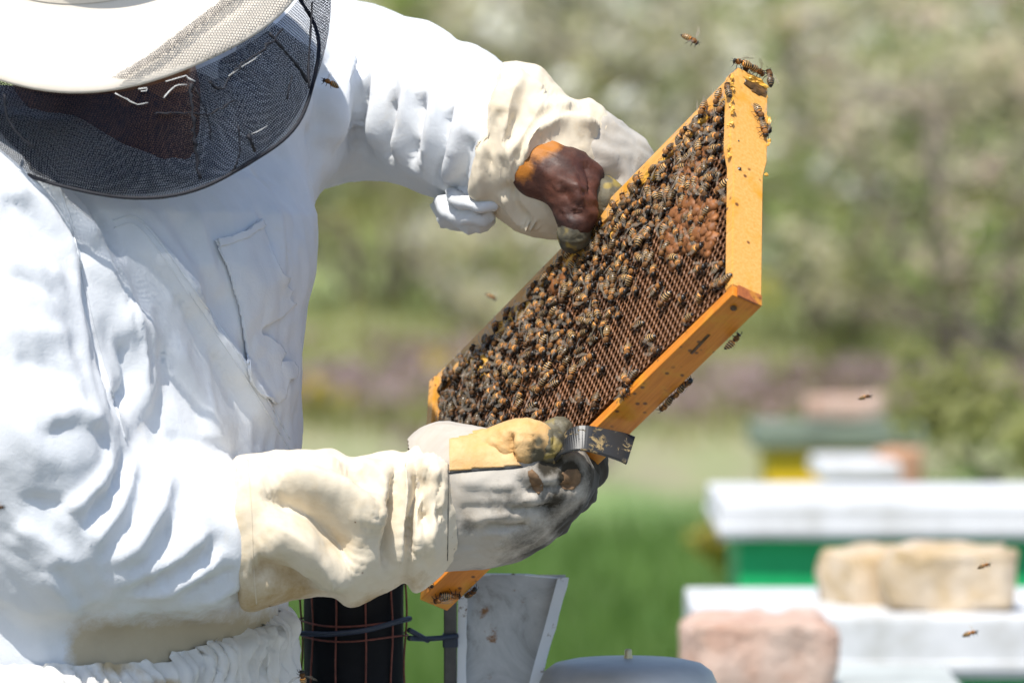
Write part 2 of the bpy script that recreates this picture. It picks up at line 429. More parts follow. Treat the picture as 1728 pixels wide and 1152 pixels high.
# ---- folds: lines drawn over a surface, raised or sunk with real depth
def drape_line(bvh, pts, zfallback=0.0, closed=False):
    pts = np.asarray(pts, float); out = []
    # catmull-rom resample
    n = len(pts); P = np.vstack([2*pts[0]-pts[1], pts, 2*pts[-1]-pts[-2]])
    org = Vector((0, 0, FOCUS))
    for i in range(1, n):
        p0, p1, p2, p3 = P[i-1], P[i], P[i+1], P[i+2]
        steps = max(2, int(np.linalg.norm(p2-p1)/6))
        for t in np.linspace(0, 1, steps, endpoint=(i == n-1)):
            p = 0.5*((2*p1)+(-p0+p2)*t+(2*p0-5*p1+4*p2-p3)*t*t+(-p0+3*p1-3*p2+p3)*t**3)
            d = Vector(tuple(Q(p[0], p[1], 0)))-org; d.normalize()
            hit = bvh.ray_cast(org, d)
            if hit[0] is not None: out.append(list(hit[0])+list(hit[1]))
    return np.array(out) if out else np.zeros((0, 6))
def make_bvh(V, F): return BVHTree.FromPolygons([tuple(v) for v in V.tolist()], [tuple(f) for f in F.tolist()])
def apply_folds(V, F, folds, taper=0.25):
    bvh = make_bvh(V, F); N = vnormals(V, F); disp = np.zeros(len(V))
    for amp, wid, pts in folds:
        L = drape_line(bvh, pts)
        if len(L) < 2: continue
        amp *= 0.001; wid *= 0.001
        lo = L[:, :3].min(0)-3*wid; hi = L[:, :3].max(0)+3*wid
        sel = np.where(np.all((V > lo) & (V < hi), axis=1))[0]
        if not len(sel): continue
        s = np.linspace(0, 1, len(L)); ta = np.clip(np.minimum(s, 1-s)/taper, 0, 1); ta = ta*ta*(3-2*ta)
        best = np.full(len(sel), 9.0); bt = np.zeros(len(sel)); bk = np.zeros(len(sel), int)
        for k in range(len(L)):
            d = np.linalg.norm(V[sel]-L[k, :3], axis=1); m = d < best; best[m] = d[m]; bt[m] = ta[k]; bk[m] = k
        T = np.gradient(L[:, :3], axis=0); sd_ = np.sum(np.cross(T[bk], L[bk, 3:])*(V[sel]-L[bk, :3]), 1)
        we = np.where((sd_ > 0) == (int(pts[0][0]*7+pts[0][1]*3) % 2 == 0), wid*1.25, wid*0.6)     # one flank of a crease is steeper
        disp[sel] += amp*bt*np.exp(-(best/we)**(2.0 if amp > 0 else 1.5))
    return V+N*disp[:, None]
def wrinkle(V, F, amp, scale, axis=None, stretch=3.0, seed=0, octaves=2):
    """ridged noise drawn out along one direction"""
    P = V.copy()
    P = P+0.02*np.stack([noise(P, 14, seed+5), noise(P, 14, seed+6), noise(P, 14, seed+7)], 1)
    if axis is not None:
        a = np.asarray(axis, float); a /= np.linalg.norm(a); P = P-(P@a)[:, None]*a*(1-1/stretch)
    n = noise(P, scale, seed, octaves); r = 1-np.abs(n)*2
    return V+vnormals(V, F)*(amp*r)[:, None]
def crumple(V, F, amp, cell, seed=0, axis=None, stretch=2.2, sharp=1.0):
    """facets with creased edges, like handled cotton: height is the distance to scattered points"""
    from mathutils.kdtree import KDTree
    P = V+0.35*cell*np.stack([noise(V, 0.6/cell, seed+k) for k in range(3)], 1)
    if axis is not None:
        a = np.asarray(axis, float); a /= np.linalg.norm(a); P = P-(P@a)[:, None]*a*(1-1/stretch)
    r = np.random.default_rng(seed+3); n = max(20, int(len(P)*0.0)+1)
    # scatter seeds on the surface itself, thinned to the cell size
    idx = r.permutation(len(P))[:min(len(P), 60000)]; q = np.floor(P[idx]/cell).astype(int); _, u = np.unique(q, axis=0, return_index=True); S = P[idx][u]
    kd = KDTree(len(S))
    for i, p in enumerate(S): kd.insert(p, i)
    kd.balance(); d = np.array([kd.find(p)[2] for p in P])/cell
    loc = 0.5+0.5*noise(V, 0.25/cell, seed+9)          # some areas stay smooth
    return V+vnormals(V, F)*((d-0.45)*amp*(0.35+0.9*loc))[:, None]
def dirt_shade_from(V, spots):
    """spots: (point, radius, strength)"""
    d = np.zeros(len(V))
    for c, r, s in spots: d = np.maximum(d, s*np.exp(-(np.linalg.norm(V-np.asarray(c), axis=1)/r)**2))
    return d
# ---- lofts, tubes, lathes, boxes
def ring_faces(n, m, closed=True):
    F = []
    for i in range(n-1):
        for j in range(m if closed else m-1):
            F.append((i*m+j, i*m+(j+1) % m, (i+1)*m+(j+1) % m, (i+1)*m+j))
    return np.array(F)
def tube(pts, r, seg=6, caps=True):
    pts = [np.asarray(p, float) for p in pts]; n = len(pts); V = []; up = None
    rr = r if hasattr(r, '__len__') else [r]*n
    for i, p in enumerate(pts):
        t = pts[min(i+1, n-1)]-pts[max(i-1, 0)]; t = t/(np.linalg.norm(t)+1e-12)
        if up is None: up = np.array([0, 0, 1.0]) if abs(t[2]) < 0.9 else np.array([1.0, 0, 0])
        a = np.cross(t, up); a /= np.linalg.norm(a)+1e-12; b = np.cross(a, t); up = b
        for k in range(seg):
            an = 2*math.pi*k/seg; V.append(p+rr[i]*(math.cos(an)*a+math.sin(an)*b))
    F = ring_faces(n, seg).tolist()
    if caps: F.append(list(range(seg))[::-1]); F.append([(n-1)*seg+k for k in range(seg)])
    return np.array(V), F
def join(parts):
    V, F, o = [], [], 0
    for v, f in parts:
        V.append(v); F += [[i+o for i in q] for q in f]; o += len(v)
    return np.vstack(V), F
def spline(pts, steps=8):
    pts = [np.asarray(p, float) for p in pts]; P = [2*pts[0]-pts[1]]+pts+[2*pts[-1]-pts[-2]]; out = []
    for i in range(1, len(P)-2):
        p0, p1, p2, p3 = P[i-1:i+3]
        for t in np.linspace(0, 1, steps, endpoint=(i == len(P)-3)):
            out.append(0.5*((2*p1)+(-p0+p2)*t+(2*p0-5*p1+4*p2-p3)*t*t+(-p0+3*p1-3*p2+p3)*t**3))
    return out
def bevel_box(sx, sy, sz, bev=0.002, seg=2, mats=('white_paint',), name='box'):
    bm = bmesh.new(); bmesh.ops.create_cube(bm, size=1)
    bmesh.ops.scale(bm, vec=(sx, sy, sz), verts=bm.verts)
    if bev > 0: bmesh.ops.bevel(bm, geom=list(bm.edges), offset=bev, segments=seg, profile=0.7, affect='EDGES')
    me = bpy.data.meshes.new(name); bm.to_mesh(me); bm.free()
    for m in mats: me.materials.append(M[m])
    return me

# ================================================================== SETTING
def ground_z(x, y):
    y = np.asarray(y, float); x = np.asarray(x, float)
    t = np.clip(y-19, 0, 60)
    return 0.065*t*t/(t+3)+0.03*np.sin(x*1.3+y*0.7)*np.clip((y-8)/6, 0, 1)
def build_ground():
    xs = np.concatenate([np.linspace(-400, -14, 12), np.linspace(-12, 12, 73), np.linspace(14, 400, 12)])
    ys = np.concatenate([np.linspace(-300, -4, 10), np.linspace(-2, 60, 187), np.linspace(64, 420, 24)])
    X, Y = np.meshgrid(xs, ys); Z = ground_z(X, Y)
    V = np.stack([X, Y, Z], -1).reshape(-1, 3)
    m = MT('meadow ground'); v = m.coord()
    n1 = m.noise(2.2, 5, 0.65, v); n2 = m.noise(0.7, 4, 0.6, v); n3 = m.noise(5, 4, 0.7, v)
    grass = m.ramp(n1, [(0.3, (0.05, 0.13, 0.02)), (0.5, (0.12, 0.23, 0.05)), (0.7, (0.25, 0.31, 0.12))])
    dry = m.ramp(n3, [(0.3, (0.27, 0.22, 0.17)), (0.5, (0.30, 0.30, 0.16)), (0.7, (0.20, 0.27, 0.09))])
    meadow = m.ramp(n1, [(0.3, (0.25, 0.33, 0.12)), (0.55, (0.34, 0.40, 0.18)), (0.75, (0.42, 0.42, 0.26))])
    sp = m.n('ShaderNodeSeparateXYZ'); m.l(v, sp.inputs[0])
    yy = m.math('ADD', sp.outputs[1], m.math('MULTIPLY', m.math('SUBTRACT', n2, 0.5), 9.0))
    z1 = m.n('ShaderNodeMapRange', interpolation_type='SMOOTHSTEP'); z1.inputs[1].default_value = 20.0; z1.inputs[2].default_value = 22.5; m.l(yy, z1.inputs[0])
    z2 = m.n('ShaderNodeMapRange', interpolation_type='SMOOTHSTEP'); z2.inputs[1].default_value = 26; z2.inputs[2].default_value = 30; m.l(yy, z2.inputs[0])
    c = m.mix(z1.outputs[0], grass, dry); c = m.mix(z2.outputs[0], c, meadow)
    z0 = m.n('ShaderNodeMapRange', interpolation_type='SMOOTHSTEP'); z0.inputs[1].default_value = 10.0; z0.inputs[2].default_value = 12.5; m.l(yy, z0.inputs[0])
    c = m.mix(z0.outputs[0], m.ramp(n3, [(0.3, (0.10, 0.10, 0.08)), (0.6, (0.15, 0.145, 0.12)), (0.8, (0.09, 0.12, 0.06))]), c)  # unseen near ground, colour chosen for its bounce light on the jacket
    m.base(c).rough(0.95); m.bump(n3, 0.8, 0.05)
    o = link('ground', mesh_np('ground', V, ring_faces(len(ys), len(xs), False), m.m)); tag(o, kind='structure')
build_ground()

def blades(P, h, w, lean, seed):
    r = np.random.default_rng(seed); n = len(P)
    a = r.uniform(0, 2*np.pi, n); b = r.uniform(0, 2*np.pi, n); hh = h*r.uniform(0.6, 1.3, n)
    d = np.stack([np.cos(a), np.sin(a), 0*a], 1)*(w/2); l = np.stack([np.cos(b), np.sin(b), 0*b], 1)*(hh*lean)[:, None]*r.uniform(0.2, 1, n)[:, None]
    up = np.array([0, 0, 1.0])
    v0 = P-d; v1 = P+d; v2 = P+l*0.4+up*(hh*0.6)[:, None]+d*0.6; v3 = P+l*0.4+up*(hh*0.6)[:, None]-d*0.6; v4 = P+l+up*hh[:, None]
    V = np.stack([v0, v1, v2, v3, v4], 1).reshape(-1, 3); i = np.arange(n)[:, None]*5
    F = np.concatenate([np.concatenate([i, i+1, i+2], 1), np.concatenate([i, i+2, i+3], 1), np.concatenate([i+3, i+2, i+4], 1)])
    return V, F
def scatter(n, y0, y1, half, seed, keep=None):
    r = np.random.default_rng(seed); y = r.uniform(y0, y1, n); x = r.uniform(-1, 1, n)*(y*0.115+half)
    if keep is not None: k = keep(x, y); x, y = x[k], y[k]
    return np.stack([x, y, ground_z(x, y)-0.01], 1)
P = scatter(30000, 11.0, 23, 0.4, 3, lambda x, y: noise(np.stack([x, y, 0*x], 1), 1.2, 3) > (y-20.5)*0.4)
V, F = blades(P, 0.15, 0.010, 0.6, 4)
tag(link('grass', mesh_np('grass', V, F, 'grass')), 'lush green grass growing behind the hives', 'grass', kind='stuff')
P = scatter(16000, 23, 40, 0.6, 5)
V, F = blades(P, 0.2, 0.014, 0.8, 6)
tag(link('meadow_grass', mesh_np('meadow_grass', V, F, 'leaf_olive')), 'pale olive meadow grass farther up the slope', 'grass', kind='stuff')
def flower_heads(P, size, seed, mat, name, label, hz=0.15):
    r = np.random.default_rng(seed); n = len(P); V = []; F = []
    c = P+np.array([0, 0, 1.0])*r.uniform(0.4, 1.2, n)[:, None]*hz
    quads = []
    for k in range(3):
        a = r.normal(size=(n, 3)); a /= np.linalg.norm(a, axis=1, keepdims=True); b = np.cross(a, r.normal(size=(n, 3))); b /= np.linalg.norm(b, axis=1, keepdims=True)
        s = (size*r.uniform(0.6, 1.3, n))[:, None]
        quads.append(np.stack([c-a*s-b*s, c+a*s-b*s, c+a*s+b*s, c-a*s+b*s], 1))
    V = np.concatenate(quads).reshape(-1, 3); F = np.arange(len(V)).reshape(-1, 4)
    tag(link(name, mesh_np(name, V, F, mat)), label, 'flowers', kind='stuff')
P = scatter(2600, 23.5, 30, 0.4, 8, lambda x, y: noise(np.stack([x, y*0.5, 0*x], 1), 1.1, 21) > 0.22)
flower_heads(P, 0.026, 9, 'petal_yellow', 'yellow_flowers', 'drifts of small yellow flowers in the meadow')
P = scatter(6000, 21.5, 26.5, 0.4, 10, lambda x, y: noise(np.stack([x, y, 0*x], 1), 0.7, 31) > 0.08)
flower_heads(P, 0.026, 12, 'petal_mauve', 'mauve_flowers', 'low mauve flowers covering the bare earth')

def leaf_cloud(C, R, n, size, seed):
    """n leaf quads in clumps with centres C and radii R"""
    r = np.random.default_rng(seed); k = r.integers(0, len(C), n)
    d = r.normal(size=(n, 3)); d /= np.linalg.norm(d, axis=1, keepdims=True)
    p = C[k]+d*(R[k]*r.uniform(0.25, 1.05, n)**0.6)[:, None]
    nn = sun_w*1.0+np.array([0, 0, 0.3])+r.normal(size=(n, 3))*0.55; nn /= np.linalg.norm(nn, axis=1, keepdims=True)   # leaves turn to the light
    a = np.cross(nn, r.normal(size=(n, 3))); a /= np.linalg.norm(a, axis=1, keepdims=True); b = np.cross(nn, a)
    s = size*r.uniform(0.6, 1.4, n)[:, None]
    V = np.stack([p-a*s, p+b*s*0.45, p+a*s, p-b*s*0.45], 1).reshape(-1, 3)
    return V, np.arange(4*n).reshape(-1, 4)
def tree(name, label, cat, base, height, spread, leafmats, nleaf, seed, blossom=None, nblos=0, trunk_r=0.06, leaf=0.035, low=0.12, lean=(0, 0), group=None, stems=1):
    r = random.Random(seed); root = empty(name, base); parts = []; tips = []
    def grow(p, d, ln, rad, depth):
        pts = [p]; q = p.copy(); dd = d.copy()
        for i in range(4):
            dd = dd+np.array([r.uniform(-.22, .22), r.uniform(-.22, .22), r.uniform(-.08, .16)]); dd /= np.linalg.norm(dd)
            q = q+dd*ln/4; pts.append(q.copy())
            if depth > 0: tips.append(q.copy())
        parts.append(tube(pts, [rad*(1-0.13*i) for i in range(5)], 6 if depth < 2 else 4))
        if depth < 3:
            for k in range(4 if depth == 0 else 3):
                s = pts[r.choice([2, 3, 4]) if depth else r.choice([1, 2, 3, 4])]
                a = r.uniform(0, 2*math.pi); u = r.uniform(-0.05, 0.75)
                nd = np.array([math.cos(a), math.sin(a), u])*np.array([1, 1, 1]); nd /= np.linalg.norm(nd)
                grow(s, nd, ln*r.uniform(0.5, 0.75)*(spread if depth == 0 else 1), rad*0.5, depth+1)
    if stems == 1:
        d0 = np.array([lean[0], lean[1], 1.0]); d0 /= np.linalg.norm(d0)
        grow(np.array([0, 0, -0.05]), d0, height*0.55, trunk_r, 0)
    else:
        for k in range(stems):
            a = 2*math.pi*(k+r.uniform(-.3, .3))/stems; o = r.uniform(0.25, 0.9)*spread; d0 = np.array([math.cos(a)*o, math.sin(a)*o, 1.0]); d0 /= np.linalg.norm(d0)
            grow(np.array([math.cos(a)*0.05, math.sin(a)*0.05, -0.05]), d0, height*r.uniform(0.45, 0.7), trunk_r*0.55, 0 if k % 2 else 1)
    v, f = join(parts); link('trunk', mesh_np('trunk', v, f, 'bark'), root)
    tips = np.array([t for t in tips if t[2] > low*height*0.5]); rr = np.random.default_rng(seed)
    tips = tips[noise(tips+seed*1.7, 1.6 if height > 1.4 else 4, seed, 2) > -0.22]
    R = rr.uniform(0.05, 0.15, len(tips))*height/2
    nm = len(leafmats); per = nleaf//nm; Vs = []; Fs = []; mi = []
    part = ((noise(tips*np.array([1, 1, 1.3]), 1.3, seed, 2)*1.5+0.5+rr.normal(size=len(tips))*0.12)*nm).astype(int).clip(0, nm-1)
    for i, lm in enumerate(leafmats):
        sel = part == i
        if sel.sum() < 3: sel = np.ones(len(tips), bool)
        V_, F_ = leaf_cloud(tips[sel], R[sel], per, leaf, seed*7+i); Fs.append(F_+sum(len(x) for x in Vs)); Vs.append(V_); mi += [i]*len(F_)
    link('crown', mesh_np('crown', np.vstack(Vs), np.vstack(Fs), leafmats, mi=mi), root)
    if blossom:
        sel = rr.random(len(tips)) < 0.13
        V_, F_ = leaf_cloud(tips[sel], R[sel]*0.62, nblos, leaf*0.8, seed*13+5)
        link('blossom', mesh_np('blossom', V_, F_, blossom), root)
    tag(root, label, cat, group); return root
def gp(px, dist):
    """ground spot at forward distance dist under picture column px"""
    x = (px-864.0)/KPX*dist; y = dist*1.0
    return np.array([x, y, float(ground_z(x, y))])
G1 = 'blossoming bushes at the back of the meadow'
tree('blossoming_bush', "olive green leafy bush rising behind the white sleeve", 'bush', gp(690, 36), 2.1, 1.0, ['leaf_olive','leaf_fresh'], 4500, 21, None, 0, 0.055, 0.05, low=0.0, group=G1, stems=7)
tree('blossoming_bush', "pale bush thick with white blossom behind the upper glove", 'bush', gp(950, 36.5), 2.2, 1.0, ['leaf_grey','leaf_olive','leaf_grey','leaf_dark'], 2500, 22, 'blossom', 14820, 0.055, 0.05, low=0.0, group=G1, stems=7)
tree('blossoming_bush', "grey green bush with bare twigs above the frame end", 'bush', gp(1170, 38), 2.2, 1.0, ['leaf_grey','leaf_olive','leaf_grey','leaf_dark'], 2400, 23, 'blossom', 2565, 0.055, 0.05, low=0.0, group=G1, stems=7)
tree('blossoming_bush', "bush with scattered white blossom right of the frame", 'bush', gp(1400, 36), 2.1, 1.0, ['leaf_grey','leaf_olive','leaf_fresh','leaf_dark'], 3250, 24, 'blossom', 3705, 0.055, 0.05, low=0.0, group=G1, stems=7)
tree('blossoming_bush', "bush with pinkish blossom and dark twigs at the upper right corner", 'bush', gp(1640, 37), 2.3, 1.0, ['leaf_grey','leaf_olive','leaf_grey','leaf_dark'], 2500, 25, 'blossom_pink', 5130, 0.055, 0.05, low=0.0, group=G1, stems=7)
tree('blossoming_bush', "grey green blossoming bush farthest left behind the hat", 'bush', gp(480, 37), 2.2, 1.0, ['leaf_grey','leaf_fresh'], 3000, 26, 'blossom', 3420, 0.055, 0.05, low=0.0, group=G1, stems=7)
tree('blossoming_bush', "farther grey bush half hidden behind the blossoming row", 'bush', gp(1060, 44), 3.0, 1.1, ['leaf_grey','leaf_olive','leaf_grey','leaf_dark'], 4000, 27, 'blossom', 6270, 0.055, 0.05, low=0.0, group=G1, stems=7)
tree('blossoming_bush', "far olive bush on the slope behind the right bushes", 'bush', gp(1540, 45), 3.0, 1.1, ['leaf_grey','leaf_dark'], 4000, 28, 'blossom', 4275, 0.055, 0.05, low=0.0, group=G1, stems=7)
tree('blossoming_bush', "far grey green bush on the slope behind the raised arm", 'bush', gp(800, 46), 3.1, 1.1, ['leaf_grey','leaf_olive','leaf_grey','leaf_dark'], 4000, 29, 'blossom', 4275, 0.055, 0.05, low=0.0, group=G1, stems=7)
tree('blossoming_bush', "far dark bush on the slope above the frame end", 'bush', gp(1300, 47), 3.2, 1.1, ['leaf_olive','leaf_dark'], 4000, 30, 'blossom', 2565, 0.055, 0.05, low=0.0, group=G1, stems=7)
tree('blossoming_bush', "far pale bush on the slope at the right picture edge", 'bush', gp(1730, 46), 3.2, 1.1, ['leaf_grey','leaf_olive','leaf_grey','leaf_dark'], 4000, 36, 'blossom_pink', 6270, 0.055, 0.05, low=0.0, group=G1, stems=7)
tree('blossoming_bush', "far green bush on the slope behind the beekeeper's shoulder", 'bush', gp(600, 47), 3.2, 1.1, ['leaf_olive','leaf_fresh'], 4000, 37, 'blossom', 1710, 0.055, 0.05, low=0.0, group=G1, stems=7)
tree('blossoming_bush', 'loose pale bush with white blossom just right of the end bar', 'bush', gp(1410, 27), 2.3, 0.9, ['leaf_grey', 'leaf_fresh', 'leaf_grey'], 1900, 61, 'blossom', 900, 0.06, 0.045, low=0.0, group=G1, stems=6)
tree('blossoming_bush', 'loose bush with pinkish blossom near the right picture edge', 'bush', gp(1650, 25), 2.3, 0.9, ['leaf_grey', 'leaf_olive', 'leaf_fresh'], 1900, 62, 'blossom_pink', 900, 0.06, 0.045, low=0.0, group=G1, stems=6)
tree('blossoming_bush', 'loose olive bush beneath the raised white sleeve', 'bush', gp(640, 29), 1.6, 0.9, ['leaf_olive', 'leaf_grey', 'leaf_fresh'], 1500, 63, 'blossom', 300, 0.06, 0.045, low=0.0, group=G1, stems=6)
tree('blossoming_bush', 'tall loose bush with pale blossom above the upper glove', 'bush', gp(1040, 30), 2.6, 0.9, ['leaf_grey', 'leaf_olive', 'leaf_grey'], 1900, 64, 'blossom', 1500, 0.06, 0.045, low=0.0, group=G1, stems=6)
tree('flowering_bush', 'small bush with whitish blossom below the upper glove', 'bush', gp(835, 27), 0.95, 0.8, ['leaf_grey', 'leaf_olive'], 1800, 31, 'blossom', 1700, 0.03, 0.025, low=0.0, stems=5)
tree('flowering_bush', 'yellow blooming bush left of the yellow hive box', 'bush', gp(1282, 15), 0.82, 0.35, ['leaf_olive', 'petal_yellow'], 2000, 32, 'petal_yellow', 500, 0.012, 0.018, low=0.7)
tree('sapling', 'green leafy sapling at the right edge behind the hives', 'sapling', gp(1722, 12), 1.2, 0.7, ['leaf_fresh', 'leaf_olive'], 1800, 33, None, 0, 0.016, 0.022)
tree('sapling', 'thin sapling with yellowish leaves beyond the right hive lids', 'sapling', gp(1560, 14), 0.85, 0.7, ['leaf_olive', 'leaf_dark'], 1200, 34, 'petal_yellow', 250, 0.014, 0.02)

# ---- beehives
def bar(root, name, size, loc, mat, bev=0.004):
    return link(name, bevel_box(*size, bev=bev, mats=(mat,), name=name), root, loc)
def hive(label, loc, rz, w, d, h, body, lid, lid_h, over=0.03, slab=None):
    root = empty('beehive', loc); root.rotation_euler.z = rz; t = 0.022
    # box of four boards, each a part
    for s in (-1, 1):
        bar(root, 'board', (w, t, h), (0, s*(d/2-t/2), h/2), body)
        bar(root, 'board', (t, d-2*t, h), (s*(w/2-t/2), 0, h/2), body)
        bar(root, 'handhold', (0.12, 0.018, 0.025), (0, s*(d/2+0.007), h*0.68), body)
    l = bar(root, 'lid', (w+2*over, d+2*over, lid_h), (0, 0, h+lid_h/2-0.015), lid, 0.006)
    link('lid_rim', bevel_box(w+2*over+0.006, d+2*over+0.006, 0.012, 0.003, 2, (lid,), 'lid_rim'), l, (0, 0, -lid_h/2+0.014))
    bar(root, 'floor_board', (w+0.01, d+0.05, 0.02), (0, -0.02, -0.011), lid)
    for sx in (-1, 1):
        for sy in (-1, 1): bar(root, 'stand_leg', (0.045, 0.045, max(0.05, loc[2]-0.02)), (sx*(w/2-0.03), sy*(d/2-0.03), -0.021-max(0.05, loc[2]-0.02)/2), 'post')
    tag(root, label, 'beehive', 'beehives standing on the meadow'); return root
def top_hive(label, px, py, dist, w, d, h, lid_h, rz, body, lid, edge='l'):
    """lid top front edge passes through (px,py) at dist; px is its left corner"""
    p = at(px, py, dist); cx, cy = p[0]+(w/2+0.03), p[1]+(d/2+0.03)
    return hive(label, (cx, cy, p[2]-h-lid_h+0.015), rz, w, d, h, body, lid, lid_h)
H1 = top_hive('nearest white lidded hive carrying two cream stones', 1174, 1040, 6.6, 0.50, 0.38, 0.26, 0.072, 0.0, 'green_paint', 'white_paint')
H2 = top_hive('bright green hive under a thick white lid', 1214, 850, 8.3, 0.55, 0.46, 0.26, 0.052, 0.0, 'green_paint', 'white_paint')
H3 = top_hive('distant yellow hive under a grey green slab lid', 1272, 722, 13.0, 0.33, 0.36, 0.26, 0.05, 0.0, 'yellow_paint', 'olive_paint')
H4 = top_hive('small white hive in front of the distant yellow one', 1382, 782, 11.2, 0.10, 0.30, 0.22, 0.035, 0.0, 'white_paint', 'white_paint')
H5 = top_hive('low white hive under the rough pink stone', 1075, 1182, 6.05, 0.30, 0.36, 0.22, 0.05, 0.0, 'white_paint', 'grey_paint')
def stone_obj(name, label, px, py, dist, size, mat, seed, rz=0.0, cat='stone'):
    """stone whose base centre front sits at that place"""
    bm = bmesh.new(); bmesh.ops.create_cube(bm, size=1); bmesh.ops.subdivide_edges(bm, edges=list(bm.edges), cuts=7, use_grid_fill=True)
    V = np.array([v.co[:] for v in bm.verts])
    s = V/(np.linalg.norm(V, axis=1, keepdims=True)); V = V*0.90+s*0.5*0.17
    V = V*np.array(size); V += 0.16*min(size)*np.stack([noise(V, 14, seed, 3), noise(V, 14, seed+1, 3), noise(V, 14, seed+2, 3)], 1)
    V[:, 2] -= V[:, 2].min()
    for v, c in zip(bm.verts, V): v.co = c
    me = bpy.data.meshes.new(name); bm.to_mesh(me); bm.free(); me.materials.append(M[mat]); me.polygons.foreach_set('use_smooth', [True]*len(me.polygons))
    o = link(name, me, None, at(px, py, dist)); o.rotation_euler.z = rz; tag(o, label, cat, 'weights on the hive lids'); return o
stone_obj('stone', 'blocky cream stone on the nearest white lid, right one', 1600, 1042, 6.72, (0.132, 0.12, 0.070), 'stone_cream', 5)
stone_obj('stone', 'smooth pale stone on the nearest white lid, left one', 1468, 1034, 6.80, (0.088, 0.10, 0.066), 'stone_cream', 9, 0.3)
stone_obj('stone', 'rough pink stone left of the nearest white lid', 1272, 1180, 6.2, (0.142, 0.13, 0.080), 'stone_pink', 15, 0.1)
stone_obj('brick', 'pinkish brick lying on the grey green slab lid', 1425, 712, 13.15, (0.17, 0.10, 0.052), 'stone_pink', 25, 0.1, 'brick')
stone_obj('brick', 'orange brick beside the small white hive', 1516, 822, 11.4, (0.075, 0.10, 0.07), 'brick', 35, 0.2, 'brick')


# ================================================================== PERSON
feet = w1(Q(175, 1130, -10)); feet[2] = 0
person = empty('person', feet)
tag(person, 'person in white jacket, veiled cream hat and canvas gloves holding the frame', 'person')
S_AX = np.array([0.707, 0, -0.707]); F_AX = np.array([0.707, 0, 0.707])   # towards far shoulder, chest direction

def torso_sdf(p, st):
    """st rows: px y, px x of centre, z mm, half width, half depth (mm)"""
    ys = np.array([(576-r[0])/KPX*FOCUS for r in st]); o = np.argsort(ys); ys = ys[o]
    arr = np.array([[(r[1]-864)/KPX*FOCUS, r[2]*.001, r[3]*.001, r[4]*.001] for r in st])[o]
    y = p[:, 1]
    cx, cz, a, b = [np.interp(y, ys, arr[:, i]) for i in range(4)]
    dx = p[:, 0]-cx; dz = p[:, 2]-cz
    u = (dx*S_AX[0]+dz*S_AX[2])/a; v = (dx*F_AX[0]+dz*F_AX[2])/b
    k = (np.abs(u)**2.3+np.abs(v)**2.3)**(1/2.3)
    d = (k-1)*np.minimum(a, b)
    return np.maximum(d, np.maximum(y-ys[-1], ys[0]-y))
TORSO = [(200, 190, -12, 50, 50), (250, 185, -10, 85, 72), (300, 181, -8, 138, 98), (360, 178, -4, 170, 117), (450, 172, 0, 180, 124),
         (600, 166, 0, 178, 124), (760, 162, 0, 177, 124), (950, 158, 0, 172, 122), (1060, 152, 0, 166, 118), (1150, 150, 0, 164, 116)]
NEAR_ARM = [(Q(95, 335, 50), .065), (Q(-45, 370, 112), .080), (Q(-20, 560, 135), .080), (Q(30, 730, 145), .078), (Q(95, 885, 128), .073), (Q(190, 898, 112), .066), (Q(320, 900, 95), .060), (Q(385, 900, 88), .047), (Q(425, 900, 85), .022)]
FAR_ARM = [(Q(290, 250, -70), .070), (Q(420, 165, -140), .075), (Q(500, 160, -225), .074), (Q(575, 150, -262), .070), (Q(660, 165, -215), .063), (Q(760, 205, -165), .060), (Q(835, 240, -125), .054)]
def jacket_fn(p):
    d = torso_sdf(p, TORSO)
    d = smin(d, chain(p, NEAR_ARM, 0.02), 0.018)
    d = smin(d, chain(p, FAR_ARM, 0.02), 0.03)
    d = smin(d, chain(p, [(Q(120, 300, -40), .055), (Q(0, 290, -10), .062), (Q(-120, 330, 40), .07)], .02), .03)
    d = smin(d, chain(p, [(Q(418, 450, -45), .036), (Q(425, 350, -80), .041), (Q(470, 245, -165), .048)], .02), .03)
    return d
def jacket_torso(p): return torso_sdf(p, TORSO)-np.minimum(0, chain(p, NEAR_ARM, 0.02)-0.004)*-8
V, F = isosurf(jacket_fn, (-0.56, -0.30, -0.36), (0.03, 0.335, 0.25), 0.0037)
